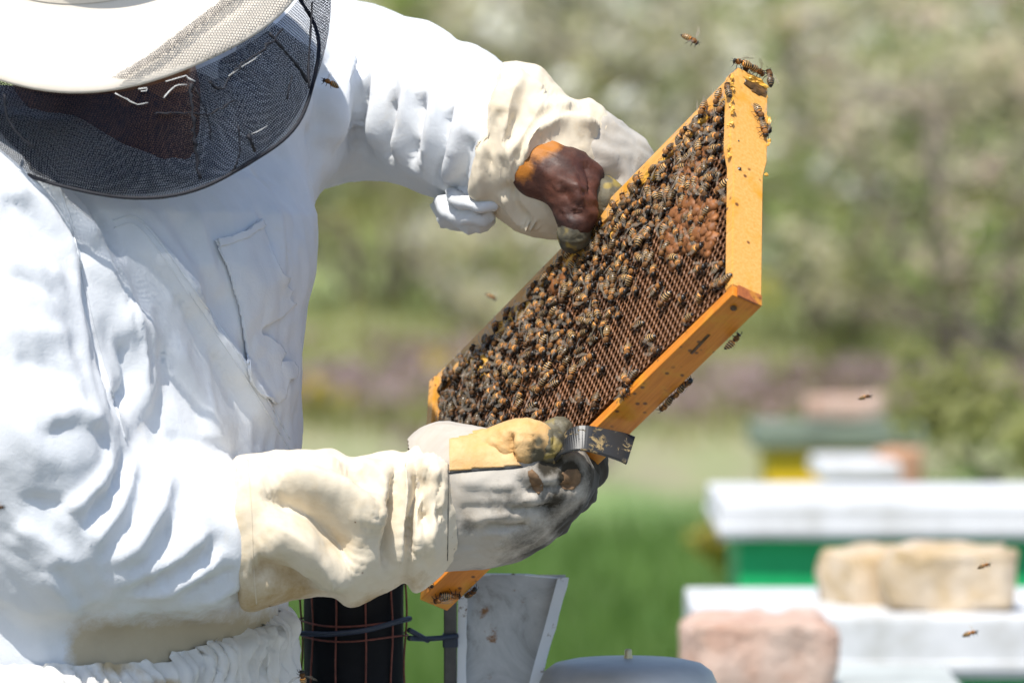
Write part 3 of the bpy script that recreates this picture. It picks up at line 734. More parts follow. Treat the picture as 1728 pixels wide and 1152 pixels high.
JF = [ # torso: drape between shoulder and placket
    (13.0, 9, [(95, 285), (150, 370), (205, 470), (235, 600), (240, 700)]), (-11.6, 8, [(120, 290), (175, 370), (215, 450)]),
    (10.2, 7, [(60, 285), (110, 350), (160, 430)]), (-8.7, 6, [(75, 280), (130, 350), (180, 420), (225, 560), (225, 660)]),
    (10.2, 10, [(190, 390), (225, 380), (265, 420), (330, 510), (400, 610), (450, 690), (490, 758)]),
    (-7.2, 7, [(200, 430), (260, 450), (330, 545), (390, 640), (450, 740)]),
    (8.7, 14, [(210, 500), (250, 560), (255, 640), (215, 720)]), (-10.2, 9, [(195, 560), (215, 640), (190, 690)]),
    (5.8, 16, [(290, 560), (330, 650), (400, 735)]), (-5.8, 9, [(260, 560), (300, 650), (360, 740)]),
    (5.1, 12, [(250, 340), (300, 430), (350, 520)]), (-5.1, 10, [(275, 340), (335, 440), (395, 560)]),
    (4.3, 10, [(330, 340), (350, 420), (380, 520)]), (4.3, 10, [(470, 340), (475, 420), (480, 500)]), (-4.3, 8, [(445, 340), (450, 380), (460, 430)]),
    (5.8, 16, [(250, 715), (330, 735), (420, 752)]),
    # armhole seam and sleeve
    (-7, 5, [(95, 300), (128, 400), (140, 470), (160, 560), (185, 650), (212, 742)]),
    (3.5, 6, [(80, 320), (118, 420), (132, 500), (150, 590), (172, 660)]),
    (5, 10, [(0, 300), (60, 330), (105, 400), (125, 460)]), (-4, 7, [(0, 330), (55, 365), (100, 430)]),
    (4, 12, [(0, 430), (60, 450), (115, 480)]), (-3, 8, [(0, 465), (55, 480), (110, 510)]),
    (3, 12, [(0, 540), (60, 560), (130, 570)]), (-3, 9, [(20, 600), (80, 620), (140, 640)]),
    (4, 12, [(60, 700), (130, 690), (190, 720)]), (-4, 9, [(60, 740), (130, 720), (205, 735)]),
    # elbow and forearm spirals
    (-7, 7, [(212, 745), (205, 790), (170, 850), (130, 890)]), (6, 9, [(190, 735), (180, 790), (140, 840), (80, 880)]),
    (6, 9, [(225, 755), (222, 810), (190, 880), (140, 940)]), (-5, 8, [(250, 770), (245, 830), (215, 900), (160, 955)]),
    (5, 9, [(290, 770), (280, 840), (240, 910), (180, 965)]), (-4, 8, [(315, 790), (305, 850), (265, 930), (200, 985)]),
    (5, 8, [(370, 880), (320, 930), (250, 970), (170, 990)]), (-4, 7, [(385, 905), (330, 955), (260, 990), (190, 1005)]),
    (5, 8, [(400, 930), (350, 965), (280, 1000), (210, 1015)]), (-5, 6, [(405, 955), (360, 985), (300, 1015)]),
    (4, 6, [(405, 980), (375, 1000), (330, 1022)]), (-4, 5, [(408, 1000), (390, 1010), (360, 1025)]),
    (-4, 8, [(30, 840), (90, 850), (130, 880)]), (4, 10, [(20, 880), (70, 910), (120, 960)]),
    # far sleeve: creases hanging from the top of the arm
    (-16.5, 8, [(615, 130), (608, 190), (602, 240), (600, 285)]), (12.0, 10, [(590, 60), (575, 140), (565, 210), (560, 270)]), (-10.5, 8, [(560, 90), (545, 170), (545, 240)]),
    (10.5, 10, [(660, 60), (640, 130), (630, 210), (625, 280)]), (-13.5, 8, [(665, 150), (650, 220), (648, 280)]),
    (10.5, 10, [(710, 80), (690, 150), (675, 220), (668, 290)]), (-13.5, 8, [(715, 150), (700, 220), (690, 290)]),
    (10.5, 10, [(760, 100), (735, 170), (720, 240), (712, 310)]), (-15.0, 8, [(765, 170), (745, 240), (728, 320)]),
    (10.5, 10, [(790, 150), (770, 230), (755, 310), (750, 350)]), (-7.5, 8, [(800, 220), (785, 290), (770, 360)]),
    (-9.0, 7, [(525, 210), (535, 260), (525, 310)]),
    # waist
    (4, 10, [(60, 960), (110, 1010), (150, 1060)]), (-4, 8, [(150, 1020), (135, 1060), (120, 1095)]), (4, 9, [(300, 1045), (380, 1040), (440, 1020)]),
]
V = apply_folds(V, F, JF)
V = crumple(V, F, 0.0085, 0.046, 3, (0.5, -0.85, 0.1), 2.4)
V = crumple(V, F, 0.0044, 0.020, 5, (0.4, -0.9, 0.1), 2.6)
low = np.clip((-(V[:, 1])-0.195)/0.03, 0, 1)*np.clip((V[:, 0]+0.345)/0.02, 0, 1)*(jacket_torso(V) < 0.012)
JV, JFc = V, F
stage_mesh('jacket', person, V, F, 'jacket', dirt=np.maximum(low*0.8, dirt_shade_from(V, [(Q(410, 1015, 95), .02, .35)])))
JB = make_bvh(JV, JFc)

def patch(poly, bvh, off, thick, step=5, bulge=0.0, uvs=False, smooth_it=2):
    """cloth patch with the outline poly (picture points) laid on a surface, off metres proud of it"""
    poly = np.asarray(poly, float); lo = poly.min(0)-step; hi = poly.max(0)+step
    xs = np.arange(lo[0], hi[0]+step, step); ys = np.arange(lo[1], hi[1]+step, step)
    X, Y = np.meshgrid(xs, ys); P = np.stack([X, Y], -1).reshape(-1, 2)
    def inside(p):
        r = np.zeros(len(p), bool); j = len(poly)-1
        for i in range(len(poly)):
            a, b = poly[i], poly[j]; c = (a[1] > p[:, 1]) != (b[1] > p[:, 1])
            with np.errstate(divide='ignore', invalid='ignore'): r ^= c & (p[:, 0] < (b[0]-a[0])*(p[:, 1]-a[1])/(b[1]-a[1])+a[0])
            j = i
        return r
    def closest(p):
        best = np.full(len(p), 1e9); q = p.copy()
        for i in range(len(poly)):
            a, b = poly[i-1], poly[i]; ab = b-a; t = np.clip(((p-a)@ab)/(ab@ab+1e-9), 0, 1); c = a+t[:, None]*ab
            d = np.linalg.norm(p-c, axis=1); m = d < best; best[m] = d[m]; q[m] = c[m]
        return q, best
    ins = inside(P); cl, dist = closest(P)
    near = (~ins) & (dist < step*0.75); P2 = P.copy(); P2[near] = cl[near]; use = ins | near
    org = Vector((0, 0, FOCUS)); pos = np.zeros((len(P), 3)); ok = np.zeros(len(P), bool)
    for i in np.where(use)[0]:
        d = Vector(tuple(Q(P2[i, 0], P2[i, 1], 0)))-org; d.normalize(); h = bvh.ray_cast(org, d)
        if h[0] is None: continue
        n = Vector(h[1]); e = off+bulge*min(1, dist[i]/25.0) if ins[i] else off
        pos[i] = h[0]+n*e if n.dot(d) < 0 else h[0]-n*e; ok[i] = True
    nx, ny = len(xs), len(ys); G = np.arange(nx*ny).reshape(ny, nx)
    quads = np.stack([G[:-1, :-1], G[1:, :-1], G[1:, 1:], G[:-1, 1:]], -1).reshape(-1, 4)
    quads = quads[ok[quads].all(1)]
    used = np.unique(quads); remap = -np.ones(len(P), int); remap[used] = np.arange(len(used))
    V_ = pos[used]; F_ = remap[quads]
    V_ = smooth_mesh(V_, F_, smooth_it, 0.4)
    uv = P2[used]/2157.0
    if thick > 0:
        N_ = vnormals(V_, F_); n = len(V_)
        Vb = V_-N_*thick
        E = np.concatenate([np.stack([F_[:, i], F_[:, (i+1) % 4]], 1) for i in range(4)])
        key = {}
        for a, b in E.tolist(): key[(a, b)] = 1
        bd = np.array([(a, b) for (a, b) in key if (b, a) not in key])
        side = np.stack([bd[:, 1], bd[:, 0], bd[:, 0]+n, bd[:, 1]+n], 1)
        V_ = np.vstack([V_, Vb]); F_ = np.vstack([F_, F_[:, ::-1]+n, side]); uv = np.vstack([uv, uv])
    return V_, F_, uv
jk = [o for o in COL.objects if o.name == 'jacket'][0]
torn = [(474, 460), (486, 468), (480, 480), (492, 490), (484, 503), (497, 512), (488, 520), (470, 538), (452, 545), (432, 560), (452, 566), (468, 580), (478, 596), (470, 612), (476, 628), (486, 640)]
pv, pf, puv = patch([(358, 405), (380, 402), (410, 390), (436, 368), (452, 410)]+torn+[(478, 672), (460, 683), (436, 664), (418, 638), (410, 590), (400, 520), (380, 455)], JB, 0.0034, 0.0018, 3, 0.0015)
pocket = stage_mesh('pocket', jk, pv, pf, 'pocket')
pv, pf, puv = patch([(359, 404), (382, 400), (410, 388), (434, 370), (440, 384), (414, 403), (384, 415), (363, 420)], JB, 0.0056, 0.0012, 3)
stage_mesh('pocket_hem', jk, pv, pf, 'pocket')
pv, pf, puv = patch([(470, 608), (492, 610), (500, 622), (496, 640), (474, 642), (466, 628)], JB, 0.0035, 0.0012, 3, 0.0012)
stage_mesh('torn_flap', jk, pv, pf, 'pocket')
def seam(parent, bvh, pts, r=0.0007, lift=0.0, name='seam', mat='pocket', dash=None):
    L = drape_line(bvh, pts)
    if len(L) < 4: return
    S = [l[:3]+l[3:]*lift for l in L]
    v, f = tube(S, r, 5); return stage_mesh(name, parent, v, f, mat)
seam(jk, JB, [(95, 300), (128, 400), (140, 470), (160, 560), (185, 650), (212, 742)], 0.0009, 0.0002)
seam(jk, JB, [(190, 372), (228, 366), (270, 408), (336, 500), (406, 602), (456, 682), (489, 740)], 0.0007, 0.0002)
seam(jk, JB, [(192, 384), (226, 378), (264, 418), (330, 512), (400, 614), (450, 694), (489, 758)], 0.0006, 0.0002)
seam(jk, JB, [(30, 285), (85, 330), (118, 380), (135, 440)], 0.0006, 0.0002)
for px_, pts_ in (('l', [(362, 420), (383, 458), (403, 522), (413, 590), (421, 636), (438, 661), (460, 679)]),):
    seam(jk, JB, pts_, 0.0006, 0.0036)
# far cuff: gathered elastic end below the gauntlet
def loft_tb(st, nseg, nth, depth, seed, rough=0.0, power=2.2):
    """stations (tx,ty,bx,by,z,rz): top point, bottom point in the picture, depth of the axis and half thickness in mm"""
    st = np.asarray(st, float); S = np.array(spline(st, nseg)); V = []
    for i, r in enumerate(S):
        t = Q(r[0], r[1], r[4]); b = Q(r[2], r[3], r[4]); c = (t+b)/2; h = (t-b)/2
        for k in range(nth):
            a = 2*math.pi*k/nth; ca, sa = math.cos(a), math.sin(a)
            sc = 1/(abs(ca)**power+abs(sa)**power)**(1/power)
            V.append(c+h*ca*sc+np.array([0, 0, r[5]*.001])*sa*sc)
    V = np.array(V); F_ = ring_faces(len(S), nth)
    N_ = vnormals(V, F_)
    if np.mean(np.sum(N_[:, 2:3]*(V[:, 2:3]-V[:, 2:3].mean()), 1)) < 0: F_ = F_[:, ::-1]
    return V, F_
def close_rim(V, F, nth, which, inward=0.012, back=0.01):
    """turn an open end in on itself so the cuff reads as thick cloth"""
    n = len(V)//nth
    ring = V[:nth] if which == 0 else V[-nth:]; nxt = V[nth:2*nth] if which == 0 else V[-2*nth:-nth]
    c = ring.mean(0); ax = (nxt-ring).mean(0); ax /= np.linalg.norm(ax)
    r = ring-c; rl = np.linalg.norm(r, axis=1, keepdims=True)
    R1 = ring-r/rl*0.003-ax*0.0015; R2 = ring-r/rl*inward*0.6+ax*back*0.4; R3 = ring-r/rl*inward+ax*back*3
    base = len(V); V2 = np.vstack([V, R1, R2, R3]); F2 = F.tolist(); first = 0 if which == 0 else (n-1)*nth
    prev = [first+k for k in range(nth)]
    for q in range(3):
        cur = [base+q*nth+k for k in range(nth)]
        for k in range(nth):
            f = [prev[k], prev[(k+1) % nth], cur[(k+1) % nth], cur[k]]
            F2.append(f[::-1] if which == 0 else f)
        prev = cur
    return V2, np.array(F2)
V, F = loft_tb([(800, 300, 736, 340, -150, 40), (812, 290, 752, 372, -140, 42), (835, 290, 800, 382, -130, 40), (850, 300, 826, 372, -128, 34)], 14, 60, 0, 0)
V = V+vnormals(V, F)*(0.0050*np.sin(np.arange(len(V)) % 60/60*2*math.pi*11+noise(V, 30, 4)*2))[:, None]
V = wrinkle(V, F, 0.0035, 60, (1, -0.3, 0), 2, 5)
V, F = close_rim(V, F, 60, 1)
stage_mesh('sleeve_cuff', jk, V, F, 'jacket', dirt=np.zeros(len(V)))

# ---- trousers: gathered waistband, seat and legs to the ground
waist = Q(152, 1075, 0)
def waist_y(V):
    x = V[:, 0]/FOCUS*KPX+864
    return (576-(1104-70*np.clip((x-230)/240, 0, 1)**1.8))/KPX*FOCUS+0.012*np.clip(-V[:, 2]/0.1, 0, 1)
def trouser_fn(p):
    d = torso_sdf(p, [(1010, 152, 0, 168, 120), (1090, 152, 0, 176, 126), (1160, 150, 0, 180, 130), (1330, 150, 0, 176, 128), (1420, 150, 0, 120, 90)])
    for s in (-1, 1):
        hip = waist-UPC*0.14+S_AX*s*0.085; knee = waist-UPC*0.52+S_AX*s*0.10+F_AX*0.03; ank = waist-UPC*0.86+S_AX*s*0.10
        d = smin(d, chain(p, [(hip, .11), (knee, .085), (ank, .07)], .02), .04)
    return d
V, F = isosurf(trouser_fn, (-0.56, -1.20, -0.24), (-0.10, -0.185, 0.24), 0.0075)
top_lim = waist_y(V)
c0 = Q(152, 1080, 0); ang = np.arctan2((V-c0)@F_AX, (V-c0)@S_AX)
keep = V[:, 1] < top_lim+0.004
fk = keep[F].all(1); F = F[fk]; used = np.unique(F); rm = -np.ones(len(V), int); rm[used] = np.arange(len(used)); V = V[used]; F = rm[F]
def subdiv(V, F, sel):
    bm = bmesh.new(); vs = [bm.verts.new(v) for v in V]
    for f in F: bm.faces.new([vs[i] for i in f])
    bm.verts.ensure_lookup_table(); ed = [e for e in bm.edges if all(sel(v.co) for v in e.verts)]
    bmesh.ops.subdivide_edges(bm, edges=ed, cuts=1, use_grid_fill=True); bmesh.ops.triangulate(bm, faces=list(bm.faces))
    bm.verts.index_update(); V2 = np.array([v.co[:] for v in bm.verts]); F2 = np.array([[v.index for v in f.verts] for f in bm.faces]); bm.free()
    return V2, F2
V, F = subdiv(V, F, lambda c: c.y > -0.36)
top_lim = waist_y(V)
ang = np.arctan2((V-c0)@F_AX, (V-c0)@S_AX); dep = top_lim-V[:, 1]
gather = np.sin(ang*74+7*noise(np.stack([ang*4, dep*30, 0*dep], 1), 1, 4)+noise(V, 40, 7)*2.5)
g = 0.0032*gather*np.exp(-((dep-0.02)/0.04)**2)*(dep > 0)+0.004*np.exp(-((dep-0.014)/0.012)**2)-0.010*np.exp(-(dep/0.007)**2)
V = V+vnormals(V, F)*g[:, None]
V = wrinkle(V, F, 0.0035, 22, (0.3, -1, 0), 2.5, 13)
V = wrinkle(V, F, 0.002, 55, (0.3, -1, 0), 2.0, 14)
V = crumple(V, F, 0.003, 0.02, 15)
stage_mesh('trousers', person, V, F, 'trousers', dirt=np.clip(noise(V, 26, 4, 3)*0.9-0.1, 0, 1)*np.exp(-(dep/0.10)**2)*0.8)
for s in (-1, 1):
    a = waist-UPC*0.80+S_AX*s*0.10; 
    hgt = w1(a)[2]; heel = a-UPC*(hgt-0.045)
    def boot_fn(p, a=a, heel=heel):
        return np.maximum(smin(chain(p, [(a, .072), (heel+UPC*0.04, .058)], .01), chain(p, [(heel, .048), (heel+F_AX*0.12, .046), (heel+F_AX*0.19, .038)], .01), .03), -((p-heel)@UPC)-0.043)
    V, F = isosurf(boot_fn, np.minimum(a, heel)-0.3, np.maximum(a, heel)+0.3, 0.012)
    stage_mesh('boot', person, V, F, 'boot')

# ---- head and neck
HA = np.array([0.0, 0.766, 0.643]); HF = np.array([0.71, -0.46, 0.54]); HF = HF-HA*(HF@HA); HF /= np.linalg.norm(HF); HS = np.cross(HA, HF)
BR = Q(140, -122, 75); HC = BR-HA*0.055-HF*0.005
AXH = np.stack([HS, HA, HF])
def hp(s, u, f): return HC+HS*s*.001+HA*u*.001+HF*f*.001
def head_fn(p):
    d = ell(p, hp(0, 25, -8), AXH, (.074, .098, .094))
    d = smin(d, ell(p, hp(0, -45, 22), AXH, (.060, .070, .066)), .03)
    d = smin(d, chain(p, [(hp(-22, -92, 62), .016), (hp(22, -92, 62), .016)]), .03)      # chin
    d = smin(d, chain(p, [(hp(0, 12, 86), .009), (hp(0, -26, 106), .013)]), .014)        # nose
    for s in (-1, 1):
        d = smin(d, cap(p, hp(s*9, -28, 97), hp(s*13, -29, 92), .009, .008), .008)
        d = smin(d, cap(p, hp(s*14, 24, 84), hp(s*46, 20, 66), .010, .009), .016)         # brow
        d = smin(d, cap(p, hp(s*40, -18, 62), hp(s*52, -10, 40), .018, .014), .02)        # cheek bone
        d = smin(d, ell(p, hp(s*76, -4, -6), AXH, (.010, .032, .019)), .008)             # ear
        d = np.maximum(d, -smin(ell(p, hp(s*31, 6, 88), AXH, (.017, .011, .014)), ell(p, hp(s*31, 6, 88), AXH, (.015, .009, .012)), .005)*0.9)
    d = smin(d, cap(p, hp(-17, -56, 84), hp(17, -56, 84), .008, .008), .008)               # lips
    d = smin(d, cap(p, hp(-13, -67, 83), hp(13, -67, 83), .008, .008), .008)
    d = smin(d, chain(p, [(hp(0, -40, -20), .056), (Q(185, 175, -8), .062), (Q(178, 330, -5), .09)], .02), .03)
    return d
V, F = isosurf(head_fn, HC-0.24-np.array([0, .06, 0]), HC+0.17, 0.005)
stage_mesh('body', person, V, F, 'skin')
bodyo = [o for o in COL.objects if o.name == 'body'][0]
for s in (-1, 1):
    bm = bmesh.new(); bmesh.ops.create_uvsphere(bm, u_segments=12, v_segments=8, radius=0.0125)
    me = bpy.data.meshes.new('eye'); bm.to_mesh(me); bm.free(); me.materials.append(M['hair'])
    link('eye', me, bodyo, w1(hp(s*31, 6, 74))-np.array(person.location))
def hair_fn(p):
    d = ell(p, hp(0, 27, -14), AXH, (.081, .103, .098))
    return np.maximum(d, np.maximum((p-hp(0, 20, 30))@(HF*0.8+np.array(0)-HA*0.3), -((p-hp(0, -50, 0))@HA)))
V, F = isosurf(hair_fn, HC-0.16, HC+0.16, 0.006)
V = wrinkle(V, F, 0.002, 120, HA, 3, 3)
stage_mesh('hair', person, V, F, 'hair')
def beard_fn(p):
    d = ell(p, hp(0, -84, 42), AXH, (.062, .036, .046))
    return np.maximum(d, -(ell(p, hp(0, -40, 22), AXH, (.060, .050, .072))))
V, F = isosurf(beard_fn, HC-0.2, HC+0.16, 0.005)
V = wrinkle(V, F, 0.003, 140, HA, 3, 8)
stage_mesh('beard', person, V, F, 'hair')

# ---- hat
hat = empty('hat'); hat.parent = person
HE1 = np.array([1.0, 0, 0]); HE2 = np.cross(HA, HE1)
nth = 128
prof = [(0.0, 0.118), (0.03, 0.117), (0.06, 0.112), (0.082, 0.098), (0.092, 0.075), (0.095, 0.04), (0.098, 0.014), (0.104, 0.004), (0.115, 0.0), (0.135, -0.002), (0.160, -0.006), (0.174, -0.010), (0.1785, -0.0125),
        (0.179, -0.0145), (0.177, -0.0155), (0.172, -0.0135), (0.158, -0.010), (0.132, -0.006), (0.112, -0.004), (0.098, -0.004), (0.09, 0.02), (0.09, 0.06)]
V = []
for r, h in prof:
    for k in range(nth):
        a = 2*math.pi*k/nth; wob = 0.007*math.sin(2*a+0.8)*max(0, (r-0.10)/0.08)+0.003*math.sin(5*a)*max(0, (r-0.10)/0.08)
        rr = r*(1+0.01*math.sin(3*a+1))
        V.append(BR+HE1*rr*math.cos(a)+HE2*rr*math.sin(a)+HA*(h+wob))
V = np.array(V); F = ring_faces(len(prof), nth)
N_ = vnormals(V, F)
if (N_[5*nth:6*nth]*(V[5*nth:6*nth]-BR)).sum() < 0: F = F[:, ::-1]
def as_np(F): return np.array(F)
brim = stage_mesh('hat_brim', hat, V[6*nth:], ring_faces(len(prof)-6, nth)[:, ::-1], 'hat')
stage_mesh('hat_crown', hat, V[:8*nth]+np.tile(HA*0.0012, (8*nth, 1)), ring_faces(8, nth)[:, ::-1], 'hat')
HB = make_bvh(V, F)
# ---- veil: hangs from the brim to a wire hoop
HOOPC = Q(226, 94, 95); hn = np.array([0.03, 0.62, 0.785]); hn /= np.linalg.norm(hn); h1 = np.cross(hn, [0, 0, 1.0]); h1 = np.array([1.0, 0, 0])-hn*hn[0]; h1 /= np.linalg.norm(h1); h2 = np.cross(hn, h1)
VN, VT = 30, 220; V = []; uv = []
for i in range(VN+1):
    t = i/VN
    for k in range(VT+1):
        a = 2*math.pi*k/VT
        b = BR+(HE1*math.cos(a)+HE2*math.sin(a))*0.1800+HA*(-0.0160+0.007*math.sin(2*a+0.8)+0.003*math.sin(5*a))
        h = HOOPC+(h1*math.cos(a)+h2*math.sin(a))*0.141
        p = b*(1-t)+h*t; c = BR*(1-t)+HOOPC*t; rad = (p-c)/np.linalg.norm(p-c)
        sag = 0.004*math.sin(math.pi*t)+0.004*math.sin(9*a+3*t)*math.sin(math.pi*t)+0.003*math.sin(17*a+5*t)*math.sin(math.pi*t)
        V.append(p+rad*sag); uv.append((a*0.165, t*0.125))
F = ring_faces(VN+1, VT+1, False)
veil = stage_mesh('veil', person, np.array(V), F, 'net', uv=np.array(uv))
# inner gathered layer of net bunched below the chin
V = []; uv = []
for i in range(15):
    t = i/14
    for k in range(141):
        a = math.pi*(-0.06-1.0*k/140) if HE2[1] > 0 else math.pi*(0.06+1.0*k/140)
        a = -math.pi*0.02+math.pi*1.35*k/140 if (HE1*0+HE2)[1] < 0 else math.pi*0.02-math.pi*1.35*k/140
        h = HOOPC+(h1*math.cos(a)+h2*math.sin(a))*(0.138-0.052*t+0.004*math.sin(23*a)*t)+hn*(0.05*t+0.006*math.sin(14*a+2)*t)
        V.append(h); uv.append((a*0.165, t*0.08))
stage_mesh('gathered_net', veil, np.array(V), ring_faces(15, 141, False), 'net', uv=np.array(uv))
ring = [HOOPC+(h1*math.cos(a)+h2*math.sin(a))*0.141+0.0012*np.array([math.sin(9*a), math.cos(7*a), 0]) for a in np.linspace(0, 2*math.pi, 121)]
v, f = tube(ring, 0.0015, 8, False); stage_mesh('hoop_binding', veil, v, f, 'ribbon')
# net lying over the brim with its doubled hem
pv, pf, puv = patch([(392, -40), (380, 0), (290, 66), (190, 140), (230, 138), (290, 120), (345, 103), (400, 78), (450, 48), (500, 4), (520, -40)], HB, 0.004, 0, 6, 0.002)
stage_mesh('brim_net', veil, pv, pf, 'net_light', uv=puv)
pv, pf, puv = patch([(400, -40), (384, -2), (330, 40), (262, 92), (186, 138), (208, 142), (275, 104), (345, 52), (402, 8), (424, -40)], HB, 0.0065, 0, 5, 0.003)
stage_mesh('brim_net_hem', veil, pv, pf, 'net_hem', uv=puv)
def strand(name, pts, z, r, mat, parent, wob=0.0, seed=0):
    rr = random.Random(seed); P = [Q(x, y, z if not isinstance(z, (list, tuple)) else z[i]) for i, (x, y) in enumerate(pts)]; S = spline(P, 7)
    S = [s+np.array([rr.uniform(-1, 1), rr.uniform(-1, 1), 0])*wob for s in S]
    v, f = tube(S, r, 5); return stage_mesh(name, parent, v, f, mat)
VB = make_bvh(np.array([x for x in W(np.zeros((1, 3)))*0]) if False else np.array([list(q) for q in [(0, 0, 0), (0, 0, 0), (0, 0, 0)]]), np.array([[0, 1, 2]]))
vm = veil.data; vv = np.zeros(len(vm.vertices)*3); vm.vertices.foreach_get('co', vv); vv = vv.reshape(-1, 3)+np.array(person.location)
rel = vv-CAMPOS; vst = np.stack([rel@AX_R, rel@AX_U, FOCUS-rel@AX_F], 1); VB = make_bvh(vst, ring_faces(VN+1, VT+1, False))
def on_veil(name, pts, r, mat, wob=0.0, seed=0, lift=0.0015):
    L = drape_line(VB, pts)
    if len(L) < 3: return
    rr = random.Random(seed); S = [l[:3]+np.array([0, 0, lift])+np.array([rr.uniform(-1, 1), rr.uniform(-1, 1), 0])*wob for l in L]
    v, f = tube(S, [r*rr.uniform(0.6, 1.3) for _ in S], 5); stage_mesh(name, veil, v, f, mat)
on_veil('white_thread', [(195, 158), (215, 168), (232, 176), (250, 174)], 0.0004, 'white_thread', 0.0003, 1)
on_veil('white_thread', [(276, 166), (290, 150), (302, 143), (316, 143)], 0.0004, 'white_thread', 0.0003, 2)
on_veil('white_thread', [(280, 138), (292, 128), (310, 125), (318, 132), (330, 138)], 0.0005, 'white_thread', 0.0003, 3)
on_veil('white_thread', [(234, 150), (240, 145), (248, 148), (247, 154), (238, 154)], 0.0005, 'white_thread', 0.0003, 4)
on_veil('white_thread', [(64, 143), (66, 150), (58, 157)], 0.0004, 'white_thread', 0.0002, 5)
on_veil('white_thread', [(385, 128), (405, 115), (420, 106), (440, 92)], 0.0003, 'white_thread', 0.0003, 15)
on_veil('white_thread', [(425, 226), (440, 220), (452, 213)], 0.0003, 'white_thread', 0.0006, 16)
on_veil('torn_net', [(322, 143), (326, 200), (330, 250), (333, 275), (338, 300)], 0.0015, 'ribbon', 0.0012, 6)
on_veil('torn_net', [(330, 148), (345, 180), (352, 205), (356, 235)], 0.0007, 'ribbon', 0.0006, 7)
on_veil('torn_net', [(355, 140), (375, 148), (400, 118), (430, 95), (460, 70), (480, 50)], 0.0009, 'ribbon', 0.0014, 8)
on_veil('torn_net', [(262, 192), (300, 190), (350, 193), (375, 182), (395, 168)], 0.0007, 'ribbon', 0.0008, 9)
on_veil('torn_net', [(402, 212), (404, 240), (402, 268), (392, 290)], 0.0007, 'ribbon', 0.0006, 10)
on_veil('torn_net', [(418, 228), (424, 240), (432, 256)], 0.0016, 'ribbon', 0.0008, 11)
on_veil('torn_net', [(400, 300), (425, 293), (450, 284)], 0.0007, 'ribbon', 0.0006, 12)
on_veil('torn_net', [(494, 128), (488, 150), (484, 166)], 0.0007, 'ribbon', 0.0005, 13)
on_veil('torn_net', [(8, 160), (12, 195), (30, 225), (60, 250)], 0.0010, 'ribbon', 0.0004, 14)
on_veil('veil_cord', [(455, 56), (480, 85), (505, 115), (519, 140)], 0.0013, 'ribbon', 0.0, 17)
on_veil('veil_seam', [(527, 5), (524, 60), (521, 110), (522, 150)], 0.0010, 'ribbon', 0.0, 18)

# ---- near glove (lower): gauntlet, canvas hand, yellow leather thumb, crusted finger ends
glove = empty('glove'); glove.parent = person; glove['label'] = 'lower canvas glove with torn knuckles gripping frame and tool'
ST = [(396, 772, 404, 1010, 85, 56), (405, 766, 415, 1032, 84, 60), (450, 762, 460, 1024, 82, 60), (500, 759, 512, 1008, 80, 58), (560, 760, 560, 1006, 78, 55), (596, 770, 592, 1020, 76, 53), (630, 764, 632, 1008, 74, 50),
      (662, 757, 664, 994, 71, 46), (684, 762, 684, 985, 69, 43), (704, 748, 702, 1000, 67, 44), (728, 742, 728, 984, 64, 44), (756, 736, 756, 954, 60, 43), (772, 745, 770, 938, 58, 38)]
V, F = loft_tb(ST, 12, 150, 0, 0)
GF = [(16.5, 15, [(450, 800), (540, 815), (620, 850), (655, 905)]), (-19.5, 11, [(425, 832), (500, 852), (560, 905), (600, 980)]), (15.0, 12, [(430, 880), (500, 905), (560, 965), (590, 1012)]),
      (-13.5, 12, [(420, 965), (470, 968), (530, 1000)]), (7.5, 10, [(425, 930), (480, 940), (540, 985)]),
      (-13.5, 6, [(668, 775), (662, 840), (655, 910), (652, 980)]), (10.5, 6, [(682, 765), (685, 830), (672, 900), (668, 985)]), (-15.0, 5, [(697, 760), (700, 830), (690, 880), (690, 950)]),
      (10.5, 6, [(712, 755), (716, 820), (700, 880), (703, 960)]), (-12.0, 5, [(722, 790), (716, 840), (722, 900)]), (9.0, 6, [(735, 760), (738, 830), (725, 900), (728, 960)]), (-9.0, 4, [(742, 800), (738, 850), (742, 890)]),
      (6.0, 8, [(600, 775), (640, 800), (660, 850)]), (-6.0, 8, [(595, 785), (620, 830), (640, 880)]), (6.0, 9, [(480, 780), (540, 775), (590, 790)])]
V = apply_folds(V, F, GF); V = crumple(V, F, 0.0050, 0.034, 21, (0.2, 1, 0), 2.0); V = crumple(V, F, 0.0018, 0.013, 22)
V, F = close_rim(V, F, 150, 0, 0.012, 0.01)
d = dirt_shade_from(V, [(Q(440, 1000, 100), .045, .62), (Q(490, 1005, 100), .03, .6), (Q(620, 1010, 80), .02, .6), (Q(455, 893, 138), .005, .7), (Q(460, 788, 125), .004, .6), (Q(700, 985, 90), .02, .4)])  # lower left spots paint in the tan fold shade; small ones are stains
stage_mesh('gauntlet', glove, V, F, 'gauntlet', dirt=d)
GB = make_bvh(V, F)
seam(glove, GB, [(755, 742), (756, 800), (756, 870), (755, 945)], 0.0004, 0.0001, 'seam', 'post')
seam(glove, GB, [(418, 775), (424, 860), (428, 960), (433, 1018)], 0.0005, 0.0001, 'seam', 'gauntlet')
def hand_fn(p):
    d = chain(p, [(Q(752, 790, 58), .036), (Q(880, 800, 66), .030), (Q(945, 800, 62), .0225), (Q(975, 800, 38), .017)], .012)
    for c in ([(Q(752, 830, 58), .040), (Q(870, 835, 64), .031), (Q(930, 836, 54), .022), (Q(958, 834, 30), .016)],
              [(Q(752, 870, 54), .036), (Q(840, 870, 56), .029), (Q(895, 875, 44), .021), (Q(920, 876, 22), .015)],
              [(Q(752, 895, 48), .030), (Q(810, 900, 46), .024), (Q(855, 905, 34), .017), (Q(876, 904, 14), .013)]):
        d = smin(d, chain(p, c, .012), .016)
    return d
V, F = isosurf(hand_fn, Q(690, 980, -10), Q(1040, 690, 120), 0.0026)
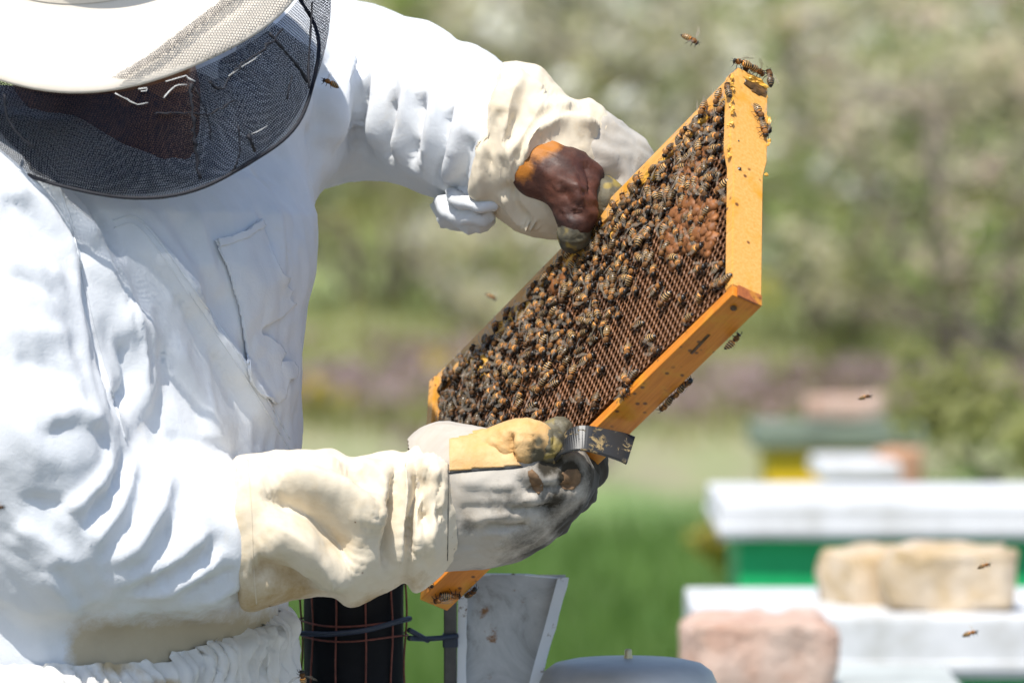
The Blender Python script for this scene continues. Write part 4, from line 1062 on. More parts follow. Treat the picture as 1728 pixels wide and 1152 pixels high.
HFd = [(3, 6, [(770, 815), (820, 818), (880, 822)]), (-3, 5, [(880, 815), (900, 835), (925, 845)]), (-7, 4, [(850, 858), (900, 858), (950, 850)]), (-6, 4, [(815, 892), (860, 892), (900, 888)]), (-6, 4, [(880, 822), (930, 820), (978, 816)]),
       (-2.5, 4, [(878, 800), (885, 815), (900, 835)]), (2.5, 4, [(890, 795), (912, 815), (915, 838)]), (2.5, 3, [(880, 845), (905, 842), (918, 825)]), (3, 4, [(935, 795), (940, 820), (960, 832)]), (2.5, 4, [(790, 880), (830, 870), (870, 868)]),
       (-2, 4, [(770, 850), (810, 855), (850, 850)])]
V = apply_folds(V, F, HFd, 0.2); V = wrinkle(V, F, 0.0009, 90, (1, 0.3, 0), 2, 31)
d = dirt_shade_from(V, [(Q(985, 800, 50), .030, 1.0), (Q(960, 860, 50), .028, 1.0), (Q(900, 800, 95), .014, .55), (Q(930, 775, 90), .018, .75), (Q(960, 800, 85), .014, .9), (Q(900, 905, 40), .030, .8), (Q(850, 925, 40), .03, .6), (Q(790, 880, 90), .014, .42), (Q(860, 850, 95), .03, .36), (Q(930, 840, 80), .022, .62), (Q(940, 870, 60), .02, .8),
                  (Q(905, 815, 92), .009, .75), (Q(800, 940, 40), .03, .45), (Q(880, 890, 70), .03, .5), (Q(915, 790, 92), .012, .7), (Q(880, 795, 95), .01, .5)])
stage_mesh('canvas_back', glove, V, F, 'canvas', dirt=d)
handB = make_bvh(V, F)
seam(glove, handB, [(757, 798), (800, 794), (845, 791), (882, 788)], 0.0006, 0.0003, 'seam', 'ribbon')
# bare worn holes over the knuckles
for nm, poly in (('worn_hole', [(890, 795), (898, 791), (908, 800), (917, 815), (917, 828), (908, 836), (899, 826), (893, 812)]), ('worn_hole', [(946, 798), (956, 791), (974, 790), (981, 800), (979, 815), (968, 826), (950, 826), (943, 816), (952, 808)])):
    pv, pf, puv = patch(poly, handB, 0.0006, 0.0006, 2.5)
    stage_mesh(nm, glove, pv, pf, 'hole')
pv, pf, puv = patch([(757, 742), (790, 734), (830, 728), (866, 728), (872, 745), (866, 765), (876, 780), (882, 787), (840, 790), (800, 793), (757, 797)], handB, 0.0022, 0.0022, 4, 0.001)
stage_mesh('leather_palm', glove, pv, pf, 'yellow_leather', dirt=dirt_shade_from(pv, [(Q(880, 780, 90), .012, .6)]))
def thumb_fn(p):
    return smin(chain(p, [(Q(800, 758, 72), .014), (Q(868, 750, 82), .0165), (Q(888, 748, 86), .0165), (Q(908, 750, 84), .013)], .008), cap(p, Q(878, 738, 82), Q(905, 735, 84), .010, .009), .008)
V, F = isosurf(thumb_fn, Q(760, 810, 30), Q(950, 690, 125), 0.002)
V = apply_folds(V, F, [(-7, 3, [(866, 728), (862, 750), (868, 778)]), (2, 3, [(876, 725), (872, 750), (880, 778)]), (-2.5, 2.5, [(890, 745), (895, 760), (888, 775)]), (-2, 2.5, [(900, 730), (906, 750), (902, 770)])], 0.15); V = wrinkle(V, F, 0.0008, 120, None, 1, 41)
stage_mesh('leather_thumb', glove, V, F, 'yellow_leather', dirt=dirt_shade_from(V, [(Q(905, 770, 95), .012, .75), (Q(910, 745, 100), .006, .6), (Q(870, 780, 90), .008, .6)]))
def tip_fn(p):
    return smin(chain(p, [(Q(906, 752, 84), .0125), (Q(924, 752, 84), .0120), (Q(935, 748, 80), .010)], .006), chain(p, [(Q(934, 732, 72), .010), (Q(944, 728, 70), .0095), (Q(948, 742, 64), .009)], .006), .004)
V, F = isosurf(tip_fn, Q(880, 800, 40), Q(990, 690, 115), 0.0018)
V = apply_folds(V, F, [(-3, 2.5, [(932, 725), (934, 745), (928, 770)]), (-2, 2, [(918, 735), (920, 750), (916, 772)])], 0.1); V = wrinkle(V, F, 0.0012, 150, None, 1, 43)
stage_mesh('thumb_tip', glove, V, F, 'dirty_tip', dirt=np.clip(noise(V, 160, 3), 0, 1)*0.7)
# fingers curling behind the bottom bar
for nm, pts in (('finger', [(Q(962, 795, 52), .0165), (Q(990, 790, 26), .0150), (Q(992, 778, -2), .0135), (Q(968, 768, -18), .0125)]), ('finger', [(Q(948, 832, 44), .0160), (Q(972, 828, 18), .0150), (Q(970, 815, -12), .0135), (Q(945, 802, -26), .0125)]),
                ('finger', [(Q(905, 872, 36), .0155), (Q(932, 870, 10), .0145), (Q(930, 855, -18), .013), (Q(905, 840, -30), .012)]), ('finger', [(Q(862, 902, 24), .0135), (Q(884, 900, 2), .0125), (Q(882, 885, -22), .0115), (Q(862, 870, -32), .0105)])):
    P_ = np.array([q[0] for q in pts])
    V, F = isosurf(lambda p: chain(p, pts, .008), P_.min(0)-.03, P_.max(0)+.03, 0.0024)
    V = wrinkle(V, F, 0.0009, 110, None, 1, 47)
    stage_mesh(nm, glove, V, F, 'canvas', dirt=np.full(len(V), 0.95))

# ---- far glove (upper)
glove2 = empty('glove'); glove2.parent = person; glove2['label'] = 'upper glove with cream gauntlet and dark brown leather thumb'
ST = [(846, 112, 792, 322, -128, 56), (852, 105, 800, 345, -126, 60), (882, 107, 836, 366, -124, 58), (912, 116, 866, 388, -121, 54), (938, 142, 888, 397, -118, 52), (965, 166, 912, 402, -116, 50), (1000, 168, 944, 404, -114, 46), (1030, 196, 962, 400, -114, 40)]
V, F = loft_tb(ST, 14, 150, 0, 0)
GF = [(9, 9, [(880, 120), (860, 180), (850, 230), (850, 300)]), (-8, 7, [(800, 185), (806, 220), (800, 260)]), (8, 8, [(830, 160), (815, 230), (812, 300), (820, 350)]), (-7, 7, [(850, 180), (832, 240), (828, 300)]),
      (8, 9, [(935, 150), (890, 200), (868, 250), (862, 320)]), (-8, 6, [(905, 175), (878, 215), (845, 250)]), (9, 9, [(990, 180), (940, 190), (900, 225), (875, 290)]), (-9, 5, [(945, 185), (905, 208), (885, 240), (868, 290)]),
      (9, 7, [(1040, 225), (990, 205), (940, 208), (900, 240)]), (-8, 6, [(862, 300), (870, 345), (900, 385)]), (7, 8, [(845, 320), (870, 370), (910, 392)]), (-6, 6, [(880, 110), (920, 140), (955, 165)]), (6, 9, [(850, 120), (890, 130), (930, 160)])]
V = apply_folds(V, F, GF); V = crumple(V, F, 0.0060, 0.032, 23, (0.6, -0.8, 0), 2.2); V = crumple(V, F, 0.0020, 0.013, 24)
V, F = close_rim(V, F, 150, 0, 0.01, 0.01); V, F = close_rim(V, F, 150, 1, 0.008, 0.006)
V = np.array(V)
stage_mesh('gauntlet', glove2, V, F, 'gauntlet', dirt=dirt_shade_from(V, [(Q(880, 380, -70), .02, .4), (Q(800, 250, -90), .01, .4)]))
def hand2_fn(p):
    d = chain(p, [(Q(900, 275, -116), .036), (Q(990, 262, -116), .036), (Q(1050, 275, -124), .026)], .012)
    d = smin(d, chain(p, [(Q(900, 300, -118), .030), (Q(985, 305, -110), .029), (Q(1040, 320, -108), .020)], .012), .016)
    for a in ((1064, 285), (1042, 310), (1022, 335)):
        d = smin(d, chain(p, [(Q(a[0]-25, a[1]-8, -122), .019), (Q(a[0]+2, a[1]+6, -132), .016), (Q(a[0]-2, a[1]+45, -150), .0135), (Q(a[0]-12, a[1]+75, -142), .012)], .008), .010)
    return d
V, F = isosurf(hand2_fn, Q(840, 480, -200), Q(1120, 180, -60), 0.0028)
V = apply_folds(V, F, [(3, 6, [(950, 240), (1000, 245), (1050, 270)]), (-3, 5, [(1000, 290), (1030, 300), (1060, 300)])], 0.2); V = wrinkle(V, F, 0.0012, 70, (1, -0.3, 0), 2, 33)
stage_mesh('canvas_back', glove2, V, F, 'canvas', dirt=dirt_shade_from(V, [(Q(1070, 290, -110), .022, .42), (Q(1020, 335, -90), .02, .5), (Q(1050, 360, -140), .05, .8), (Q(985, 270, -80), .01, .3)]))
def thumb2_fn(p):
    d = chain(p, [(Q(908, 295, -80), .0175), (Q(948, 302, -74), .0195), (Q(968, 334, -62), .0138), (Q(974, 362, -57), .0118), (Q(970, 388, -58), .0108)], .014)
    d = smin(d, chain(p, [(Q(903, 288, -82), .016), (Q(918, 260, -86), .0135)], .01), .016)
    return smin(d, chain(p, [(Q(925, 272, -82), .0175), (Q(982, 300, -80), .0165)], .01), .016)
V, F = isosurf(thumb2_fn, Q(840, 440, -130), Q(1030, 210, -25), 0.0022)
V = apply_folds(V, F, [(-5, 5, [(985, 270), (994, 300), (996, 335)]), (3, 4, [(970, 290), (975, 320), (985, 350)]), (-3.5, 3, [(945, 322), (965, 345), (985, 350)]), (-3, 3, [(950, 340), (968, 358), (990, 360)]), (3, 4, [(930, 285), (955, 310), (985, 325)]), (2.5, 4, [(900, 275), (930, 300), (950, 330)]), (-2.5, 3, [(940, 360), (960, 362), (980, 356)])], 0.2); V = wrinkle(V, F, 0.0013, 60, None, 1, 51)
T2B = make_bvh(V, F)
stage_mesh('leather_thumb', glove2, V, F, 'brown_leather', dirt=dirt_shade_from(V, [(Q(914, 243, -66), .016, .95), (Q(885, 285, -66), .011, .8), (Q(985, 345, -55), .006, .6)]))
def tip2_fn(p): return chain(p, [(Q(971, 384, -57), .0115), (Q(968, 396, -58), .0118), (Q(964, 405, -62), .0095)], .006)
V, F = isosurf(tip2_fn, Q(920, 450, -110), Q(1010, 340, -35), 0.0018)
V = wrinkle(V, F, 0.0010, 140, None, 1, 53)
stage_mesh('thumb_tip', glove2, V, F, 'dirty_tip', dirt=np.clip(noise(V, 160, 4), 0, 1)*0.8)
def idx2_fn(p): return chain(p, [(Q(1000, 322, -86), .016), (Q(1020, 336, -82), .0150), (Q(1002, 352, -84), .0125), (Q(992, 372, -92), .011)], .008)
V, F = isosurf(idx2_fn, Q(950, 420, -130), Q(1060, 280, -50), 0.002)
V = wrinkle(V, F, 0.0010, 110, None, 1, 55)
stage_mesh('finger', glove2, V, F, 'dirty_tip', dirt=np.clip(noise(V, 120, 4)+0.2, 0, 1)*0.9)

# ================================================================== HIVE FRAME
FB = np.array([[-0.5327, -0.0366, 0.8455], [-0.5387, -0.7558, -0.3722], [-0.6527, 0.6537, -0.3829]])
FT = np.array([0.0606, -0.0029, -0.0258])
fx, fy, fz = FB[:, 0], FB[:, 1], -FB[:, 2]               # along the bars, towards the bottom bar, out of the visible face
def s2w(d): return d[0]*AX_R+d[1]*AX_U-d[2]*AX_F
Rm = np.stack([s2w(fx), s2w(fy), s2w(fz)], 1); Uq, _, Vq = np.linalg.svd(Rm); Rm = Uq@Vq
FM = Matrix.Translation(Vector(w1(FT))) @ Matrix(Rm.tolist()).to_4x4()
frame = empty('framed_honeycomb', mat=FM)
tag(frame, 'wooden hive frame with dark comb crowded by bees, held tilted in both gloves', 'honeycomb')
FL, FH = 0.224, 0.116                                     # half length, half height
def wobble(me, amp, seed, scale=30):
    n = len(me.vertices); v = np.zeros(n*3); me.vertices.foreach_get('co', v); v = v.reshape(-1, 3)
    v += amp*np.stack([noise(v, scale, seed), noise(v, scale, seed+1), noise(v, scale, seed+2)], 1); me.vertices.foreach_set('co', v.astype(np.float32).ravel()); me.update()
def plank(pts2, thick, axis, mat, name, bev=0.0008):
    """outline pts2 extruded by thick; axis 'x': outline in (y,z)"""
    bm = bmesh.new(); a = []; b = []
    for p in pts2:
        a.append(bm.verts.new((-thick/2, p[0], p[1]))); b.append(bm.verts.new((thick/2, p[0], p[1])))
    n = len(pts2)
    bm.faces.new(a); bm.faces.new(b[::-1])
    for i in range(n): bm.faces.new((a[(i+1) % n], a[i], b[i], b[(i+1) % n]))
    bmesh.ops.recalc_face_normals(bm, faces=list(bm.faces))
    bmesh.ops.bevel(bm, geom=list(bm.edges), offset=bev, segments=2, affect='EDGES')
    me = bpy.data.meshes.new(name); bm.to_mesh(me); bm.free(); me.materials.append(M[mat]); return me
# side bars, wider shoulder towards the top bar
sb = [(-FH+0.004, -0.0172), (-FH+0.004, 0.0165), (-0.035, 0.0172), (-0.018, 0.0138), (FH-0.010, 0.0135), (FH-0.010, -0.0135), (-0.018, -0.0138), (-0.035, -0.0172)]
for s in (-1, 1):
    o = link('side_bar', plank(sb, 0.0095, 'x', 'frame_wood', 'side_bar'), frame, (s*(FL-0.005), 0, 0))
me = bevel_box(2*FL-0.020, 0.0185, 0.026, 0.001, 2, ('frame_wood',), 'top_bar'); link('top_bar', me, frame, (0, -FH+0.0095, 0))
for s in (-1, 1):                                          # sawn lugs
    me = bevel_box(0.0075, 0.0085, 0.0225, 0.001, 2, ('frame_wood',), 'top_bar_lug'); link('top_bar_lug', me, frame, (s*(FL-0.0040), -FH+0.0008, 0))
me = bevel_box(2*FL-0.001, 0.0095, 0.0255, 0.0008, 2, ('frame_wood_dark',), 'bottom_bar'); bbar = link('bottom_bar', me, frame, (0, FH-0.0052, 0))
me = bevel_box(0.0020, 0.0105, 0.0215, 0.0006, 2, ('rust_end',), 'bar_end'); link('bar_end', me, bbar, (-(FL+0.0011), 0, -0.0015))
for i, (u, wv) in enumerate(((-0.212, 0.004), (0.208, -0.003))):
    v, f = tube([(0, 0, 0), (0, 0.0012, 0)], 0.0026, 10); link('nail_head', mesh_np('nail_head', v, f, 'propolis'), bbar, (u, 0.0048, wv))
v, f = tube([(-0.176, 0, 0.001), (-0.163, 0, 0.0005), (-0.150, 0, 0)], 0.0014, 6); link('pencil_groove', mesh_np('pencil_groove', v*np.array([1, .35, 1]), f, 'propolis'), bbar, (0, 0.0048, 0.001))
# propolis ledge and wax crust on the near lug
def lumpy(name, c, size, mat, seed, amp=0.35, sub=3):
    bm = bmesh.new(); bmesh.ops.create_icosphere(bm, subdivisions=sub, radius=1)
    V_ = np.array([v.co[:] for v in bm.verts]); V_ = V_*(1+amp*noise(V_*1.0+seed*3.1, 2.3, seed, 3))[:, None]*np.array(size)
    for v, q in zip(bm.verts, V_): v.co = q
    me = bpy.data.meshes.new(name); bm.to_mesh(me); bm.free(); me.materials.append(M[mat]); return link(name, me, frame, c)
lumpy('propolis_crust', (-FL+0.0002, -FH+0.0100, -0.0050), (0.0024, 0.0052, 0.0105), 'propolis', 3)
lumpy('burr_wax', (-FL+0.0005, -FH+0.0030, -0.006), (0.003, 0.003, 0.0095), 'wax', 4, 0.7)
for i in range(26):                                        # crumbs of wax along the side bar edges
    y = random.uniform(-FH+0.01, -0.02); z = random.choice([-1, 1, 1])*0.0168
    lumpy('wax_crumb', (-FL+random.uniform(-0.003, 0.004), y, z), (random.uniform(.0010, .002), random.uniform(.001, .0032), random.uniform(.0008, .0018)), 'wax', i, 0.6, 2)
# burr wax ridges under the top bar
for i, (u, v_, su, sv) in enumerate(((-0.205, -0.097, .012, .007), (-0.17, -0.100, .018, .006), (-0.11, -0.099, .02, .006), (-0.02, -0.099, .018, .006), (0.04, -0.099, .02, .006), (0.095, -0.092, .020, .010), (0.118, -0.096, .012, .010), (0.165, -0.090, .012, .007), (0.145, -0.078, .006, .010), (-0.05, -0.083, .005, .013), (0.01, -0.09, .014, .006))):
    lumpy('burr_wax', (u, v_, 0.0095), (su, sv, 0.0045), 'wax', 40+i, 0.5, 3)

# ---- comb
comb = link('comb', bevel_box(2*FL-0.03, 0.196, 0.004, 0, 1, ('cell_floor',), 'comb'), frame, (0, 0.002, 0))
PIT = 0.0066; RH = PIT/math.sqrt(3)
def surf(u, v):
    """height of the comb face above the mid wall"""
    q = np.array([[u, v, 0.0]])
    e = max(0, (-u-0.188)/0.024); b = max(0, (v-0.090)/0.014)+max(0, (u-0.19)/0.02)
    return 0.0112+0.0016*float(noise(q, 22, 5)[0])-0.0045*e*e-0.003*b*b
def hex_cell(depth, wall, seed=0):
    V_ = []; F_ = []; mi = []
    for k in range(6):
        a = math.pi/6+k*math.pi/3; c, s = math.cos(a), math.sin(a)
        V_.append((RH*0.992*c, RH*0.992*s, -0.0004)); V_.append(((RH-wall*0.35)*c, (RH-wall*0.35)*s, 0.0002)); V_.append(((RH-wall)*c, (RH-wall)*s, -0.0004)); V_.append(((RH-wall*0.8)*c, (RH-wall*0.8)*s, -depth)); V_.append((RH*0.992*c, RH*0.992*s, -0.003))
    for k in range(6):
        a, b = 5*k, 5*((k+1) % 6)
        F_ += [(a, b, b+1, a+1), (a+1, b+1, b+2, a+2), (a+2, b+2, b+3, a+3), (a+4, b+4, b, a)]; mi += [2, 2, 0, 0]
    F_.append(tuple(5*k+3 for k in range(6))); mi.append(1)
    return np.array(V_), F_, mi
cV, cF, cM = hex_cell(0.0085, 0.0011)
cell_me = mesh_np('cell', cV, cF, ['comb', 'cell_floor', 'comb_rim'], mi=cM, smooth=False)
cells = []
nr = int(0.20/(PIT*0.866))
for r in range(nr+1):
    for c in range(int(0.42/PIT)+1):
        u = -0.2105+c*PIT+(PIT/2 if r % 2 else 0); v = -0.092+r*PIT*0.866
        lower = 0.1045-0.006*max(0, noise(np.array([[u, 0, 0]]), 18, 9)[0])-(0.004 if u > -0.1 else 0.001)
        if u > 0.212 or v > lower or (u < -0.2095 and v > 0.097): continue
        cells.append((u, v))
caps_c = []; opens = []
for u, v in cells:
    n = noise(np.array([[u, v, 0.3]]), 38, 12, 2)[0]
    inside = math.exp(-(((u+0.160)/0.040)**2+((v+0.014)/0.066)**2))
    if inside*1.15+n*0.85 > 0.74: caps_c.append((u, v))
    else: opens.append((u, v))
opens.sort(key=lambda q: q[0]-0.3*q[1])
for u, v in opens[:300]:
    o = link('cell', cell_me, comb, (u, v-0.002, surf(u, v))); s = random.uniform(0.97, 1.0); o.scale = (s, s, 1)
    e = max(0, (-u-0.188)/0.024); o.rotation_euler = (random.uniform(-.05, .05), -0.32*e, 0)
Vs = []; Fs = []; mi = []; off = 0
for u, v in opens[300:]+[c for c in caps_c]:
    s = random.uniform(0.96, 1.0); Vs.append(cV*np.array([s, s, 1])+np.array([u, v-0.002, surf(u, v)])); Fs += [[i+off for i in f] for f in cF]; mi += cM; off += len(cV)
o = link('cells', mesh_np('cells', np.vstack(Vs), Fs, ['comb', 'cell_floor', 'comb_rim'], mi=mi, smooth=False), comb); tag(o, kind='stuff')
bm = bmesh.new(); bmesh.ops.create_uvsphere(bm, u_segments=10, v_segments=7, radius=1)
V_ = np.array([v.co[:] for v in bm.verts]); F_ = [[v.index for v in f.verts] for f in bm.faces]; bm.free()
cap_mes = []
for k in range(5):
    q = V_*(1+0.35*noise(V_+k*7.7, 1.9, k, 3))[:, None]*np.array([0.0046, 0.0046, 0.0027]); cap_mes.append(mesh_np('brood_cap', q, F_, 'cap'))
for i, (u, v) in enumerate(caps_c[:290]):
    o = link('brood_cap', cap_mes[i % 5], comb, (u+random.uniform(-.0006, .0006), v-0.002+random.uniform(-.0006, .0006), surf(u, v)+random.uniform(-0.0012, 0.0012)))
    o.rotation_euler = (random.uniform(-.3, .3), random.uniform(-.3, .3), random.uniform(0, 6)); s = random.uniform(0.8, 1.35); o.scale = (s, s, s*random.uniform(0.8, 1.3))
me = bevel_box(2*FL-0.034, 0.190, 0.009, 0.002, 1, ('comb',), 'back_face'); link('back_face', me, comb, (0, -0.001, -0.0068))

# ================================================================== BEES
def rev(profile, seg, mats):
    """body of revolution along +x; profile rows (x, r, material)"""
    V_ = []; F_ = []; mi = []
    for x, r, _ in profile:
        for k in range(seg):
            a = 2*math.pi*k/seg; V_.append((x, r*math.cos(a), r*0.92*math.sin(a)))
    for i in range(len(profile)-1):
        for k in range(seg):
            F_.append((i*seg+k, (i+1)*seg+k, (i+1)*seg+(k+1) % seg, i*seg+(k+1) % seg)); mi.append(profile[i][2])
    return np.array(V_), F_, mi
BM = ['bee_dark', 'bee_band', 'bee_pale', 'bee_fuzz', 'wing']
def bee_parts(pose):
    """millimetre bee, head towards +x, standing on z=0; pose 0 folded wings, 1 wings half out, 2 flying"""
    P = {}
    ab = [(-1.6, 0.5, 0), (-2.0, 1.35, 1), (-2.7, 1.85, 0), (-3.15, 2.0, 2), (-3.5, 2.05, 0), (-4.2, 2.05, 2), (-4.55, 2.0, 0), (-5.3, 1.85, 2), (-5.6, 1.75, 0), (-6.3, 1.4, 2), (-6.55, 1.25, 0), (-7.3, 0.65, 0), (-7.7, 0.05, 0)]
    v, f, m = rev(ab, 10, BM); v[:, 0] = -1.6+(v[:, 0]+1.6)*1.12; bend = np.clip(-v[:, 0]-2, 0, 9); v[:, 2] += 2.3-0.028*bend**2; P['abdomen'] = (v, f, m)
    th = [(1.95, 0.05, 3), (1.6, 1.0, 3), (0.9, 1.75, 3), (0.1, 2.0, 3), (-0.8, 1.8, 3), (-1.5, 1.1, 0), (-1.9, 0.35, 0)]
    v, f, m = rev(th, 10, BM); v[:, 1:] *= 0.88; v *= (1+0.06*noise(v*3.1, 1.0, 3))[:, None]; v[:, 2] += 2.6; f = [q[::-1] for q in f]; P['thorax'] = (v, f, m)
    hd = [(3.1, 0.05, 0), (2.95, 0.9, 0), (2.5, 1.5, 0), (2.05, 1.45, 3), (1.75, 0.6, 3)]
    v, f, m = rev(hd, 10, BM); v[:, 2] = v[:, 2]*1.1+2.25; v[:, 1] *= 1.12; f = [q[::-1] for q in f]
    parts = [(v, f)]; mm = list(m)
    for s in (-1, 1):
        a = tube([(2.9, s*0.45, 2.7), (3.7, s*0.9, 3.2), (4.7, s*1.3, 2.5)], 0.11, 4); parts.append(a); mm += [0]*len(a[1])
    v, f = join(parts); P['head'] = (v, f, mm)
    for s in (-1, 1):
        ang = {0: 0.22, 1: 0.62, 2: 1.25}[pose]; w = []
        for (ln, wd, a0, z0) in ((8.2, 1.55, ang, 3.7), (5.6, 1.05, ang+0.22, 3.45)):
            d = np.array([-math.cos(a0), s*math.sin(a0), 0.08 if pose < 2 else 0.35]); n = np.array([math.sin(a0), s*math.cos(a0), 0.0])
            root = np.array([0.2, s*0.9, z0]); pr = [(0, .1), (.2, .35), (.5, .8), (.75, 1.0), (.93, .75), (1.0, .15)]
            e1 = [root+d*ln*t+n*(-0.25*wd*q) for t, q in pr]; e2 = [root+d*ln*t+n*wd*q*-1+n*0.0 for t, q in pr]
            vv_ = np.array(e1+[root+d*ln*t+n*(wd*q*0.9) for t, q in pr]); ff = [(i, i+1, 7+i, 6+i) for i in range(5)]
            w.append((vv_, ff))
        v, f = join(w); P['wing_'+str(s)] = (v, f, [4]*len(f))
    legs = []
    for s in (-1, 1):
        for x0, dx, ln in ((1.0, 1.7, 2.2), (0.1, 0.1, 2.6), (-0.9, -2.0, 2.9)):
            legs.append(tube([(x0, s*1.0, 1.6), (x0+dx*0.5, s*ln*0.8, 2.3), (x0+dx*0.9, s*ln*1.15, 1.0), (x0+dx*1.3, s*ln*1.3, 0.05)], [.22, .26, .2, .1], 4))
    P['legs'] = legs
    return P
BEE = {}
for pose in (0, 1, 2):
    P_ = bee_parts(pose); d = {}
    for k in ('abdomen', 'head', 'wing_-1', 'wing_1'):
        v, f, m = P_[k]; d[k] = mesh_np(k.split('_')[0], v*.001, f, BM, mi=m)
    d['thorax'] = mesh_np('thorax', P_['thorax'][0]*.001, P_['thorax'][1], BM, mi=P_['thorax'][2])
    v, f = join([(P_['thorax'][0], P_['thorax'][1])]+P_['legs']); d['thorax_legs'] = mesh_np('thorax', v*.001, f, BM, mi=list(P_['thorax'][2])+[0]*(len(f)-len(P_['thorax'][1])))
    d['leg'] = [mesh_np('leg', v*.001, f, BM, mi=[0]*len(f)) for v, f in P_['legs']]
    allp = [P_[k][:2] for k in ('abdomen', 'thorax', 'head', 'wing_-1', 'wing_1')]+P_['legs']
    v, f = join(allp); mi_ = sum([list(P_[k][2]) for k in ('abdomen', 'thorax', 'head', 'wing_-1', 'wing_1')], [])+[0]*(sum(len(l[1]) for l in P_['legs']))
    d['all'] = (v*.001, f, mi_); BEE[pose] = d
def bee(mat, label, pose=0, group=None, legs=False):
    root = empty('honey_bee', mat=mat); d = BEE[pose]
    link('abdomen', d['abdomen'], root); link('head', d['head'], root); link('wing', d['wing_-1'], root); link('wing', d['wing_1'], root)
    if legs:
        link('thorax', d['thorax'], root)
        for l in d['leg']: link('leg', l, root)
    else: link('thorax', d['thorax_legs'], root)
    tag(root, label, 'bee', group); return root
def mat_on(u, v, w, normal, heading, scale=1.0, tilt=0.0):
    """bee matrix in frame axes: at (u,v,w), standing on a face with that normal, head along heading"""
    n = np.asarray(normal, float); n /= np.linalg.norm(n); x = np.asarray(heading, float); x = x-n*(x@n); x /= np.linalg.norm(x); y = np.cross(n, x)
    m = Matrix((*[tuple((x[i]*scale, y[i]*scale, n[i]*scale, (u, v, w)[i])) for i in range(3)], (0, 0, 0, 1)))
    return FM @ m
# crowd on the comb: dense under the top bar and at the far end, thin towards the bottom bar
def crowd_gap(u, v):
    a = u/FL; b = v/FH                        # a: -1 near end .. 1 far end, b: -1 top .. 1 bottom
    dens = 0.95-0.95*max(0, (b+0.45))*1.15+0.55*max(0, a-0.05)+0.12*noise(np.array([[u, v, 2.0]]), 26, 77)[0]
    if a < -0.45: dens += 0.10
    if -0.30 < a < 0.25 and abs(b-0.05) < 0.35: dens += 0.22
    dens = min(1, max(0.17, dens)); return 0.0094+0.0190*(1-dens)**1.4
pts = []; tries = 0
r2 = random.Random(99)
while tries < 26000 and len(pts) < 520:
    tries += 1; u = r2.uniform(-0.214, 0.212); v = r2.uniform(-0.0985, 0.099); g = crowd_gap(u, v)
    if all((u-a)**2+(v-b)**2 > (min(g, gg))**2*1.0 or False for a, b, gg in pts): pts.append((u, v, g))
pts.sort(key=lambda q: q[0])
Vs = []; Fs = []; mi = []; off = 0; nb = 0
def crowd_label(u, v):
    if v < -0.088:
        if u < -0.10: return 'honey bee on the top bar wax between upper glove and bright end bar'
        return 'honey bee on the top bar wax below the leather thumb of the upper glove' if u < 0.07 else 'honey bee on the top bar wax towards the far end'
    if u < -0.185: return 'honey bee on the comb close beside the bright end bar'
    if u < -0.115:
        if v < -0.05: return 'honey bee crawling above the orange capped brood'
        return 'honey bee walking over or right beside the orange capped brood' if v < 0.04 else 'honey bee on open cells below the capped brood'
    if v > 0.045: return 'lone honey bee on open dark cells above the bottom bar'
    if v > -0.01: return 'honey bee in the loose cluster at the centre of the comb'
    return 'honey bee in the dense upper crowd in front of the upper glove' if u < -0.02 else 'honey bee in the dense upper crowd left of the upper glove thumb'
for i, (u, v, g) in enumerate(pts):
    z = surf(u, v)+(0.0 if v > -0.094 else 0.002)+r2.uniform(-0.0004, 0.0014); a = r2.uniform(0, 2*math.pi)
    if r2.random() < 0.45: a = r2.gauss(math.pi/2+0.6, 0.7)
    n = np.array([r2.gauss(0, .16), r2.gauss(0, .16), 1.0]); pose = 1 if r2.random() < 0.12 else 0; s = r2.uniform(1.35, 1.62)
    if i < 285:
        bee(mat_on(u, v, z, n, (math.cos(a), math.sin(a), 0), s), crowd_label(u, v), pose, 'honey bees crowding the comb')
    else:
        m = np.array(mat_on(u, v, z, n, (math.cos(a), math.sin(a), 0), s)); V_, F_, M_ = BEE[pose]['all']
        Vs.append(V_@m[:3, :3].T+m[:3, 3]); Fs += [[k+off for k in f] for f in F_]; mi += M_; off += len(V_); nb += 1
if Vs:
    o = link('honey_bees', mesh_np('honey_bees', np.vstack(Vs), Fs, BM, mi=mi)); tag(o, 'mass of honey bees covering the far end of the comb', 'bees', kind='stuff')
print('BEES crowd', len(pts), 'mass', nb)
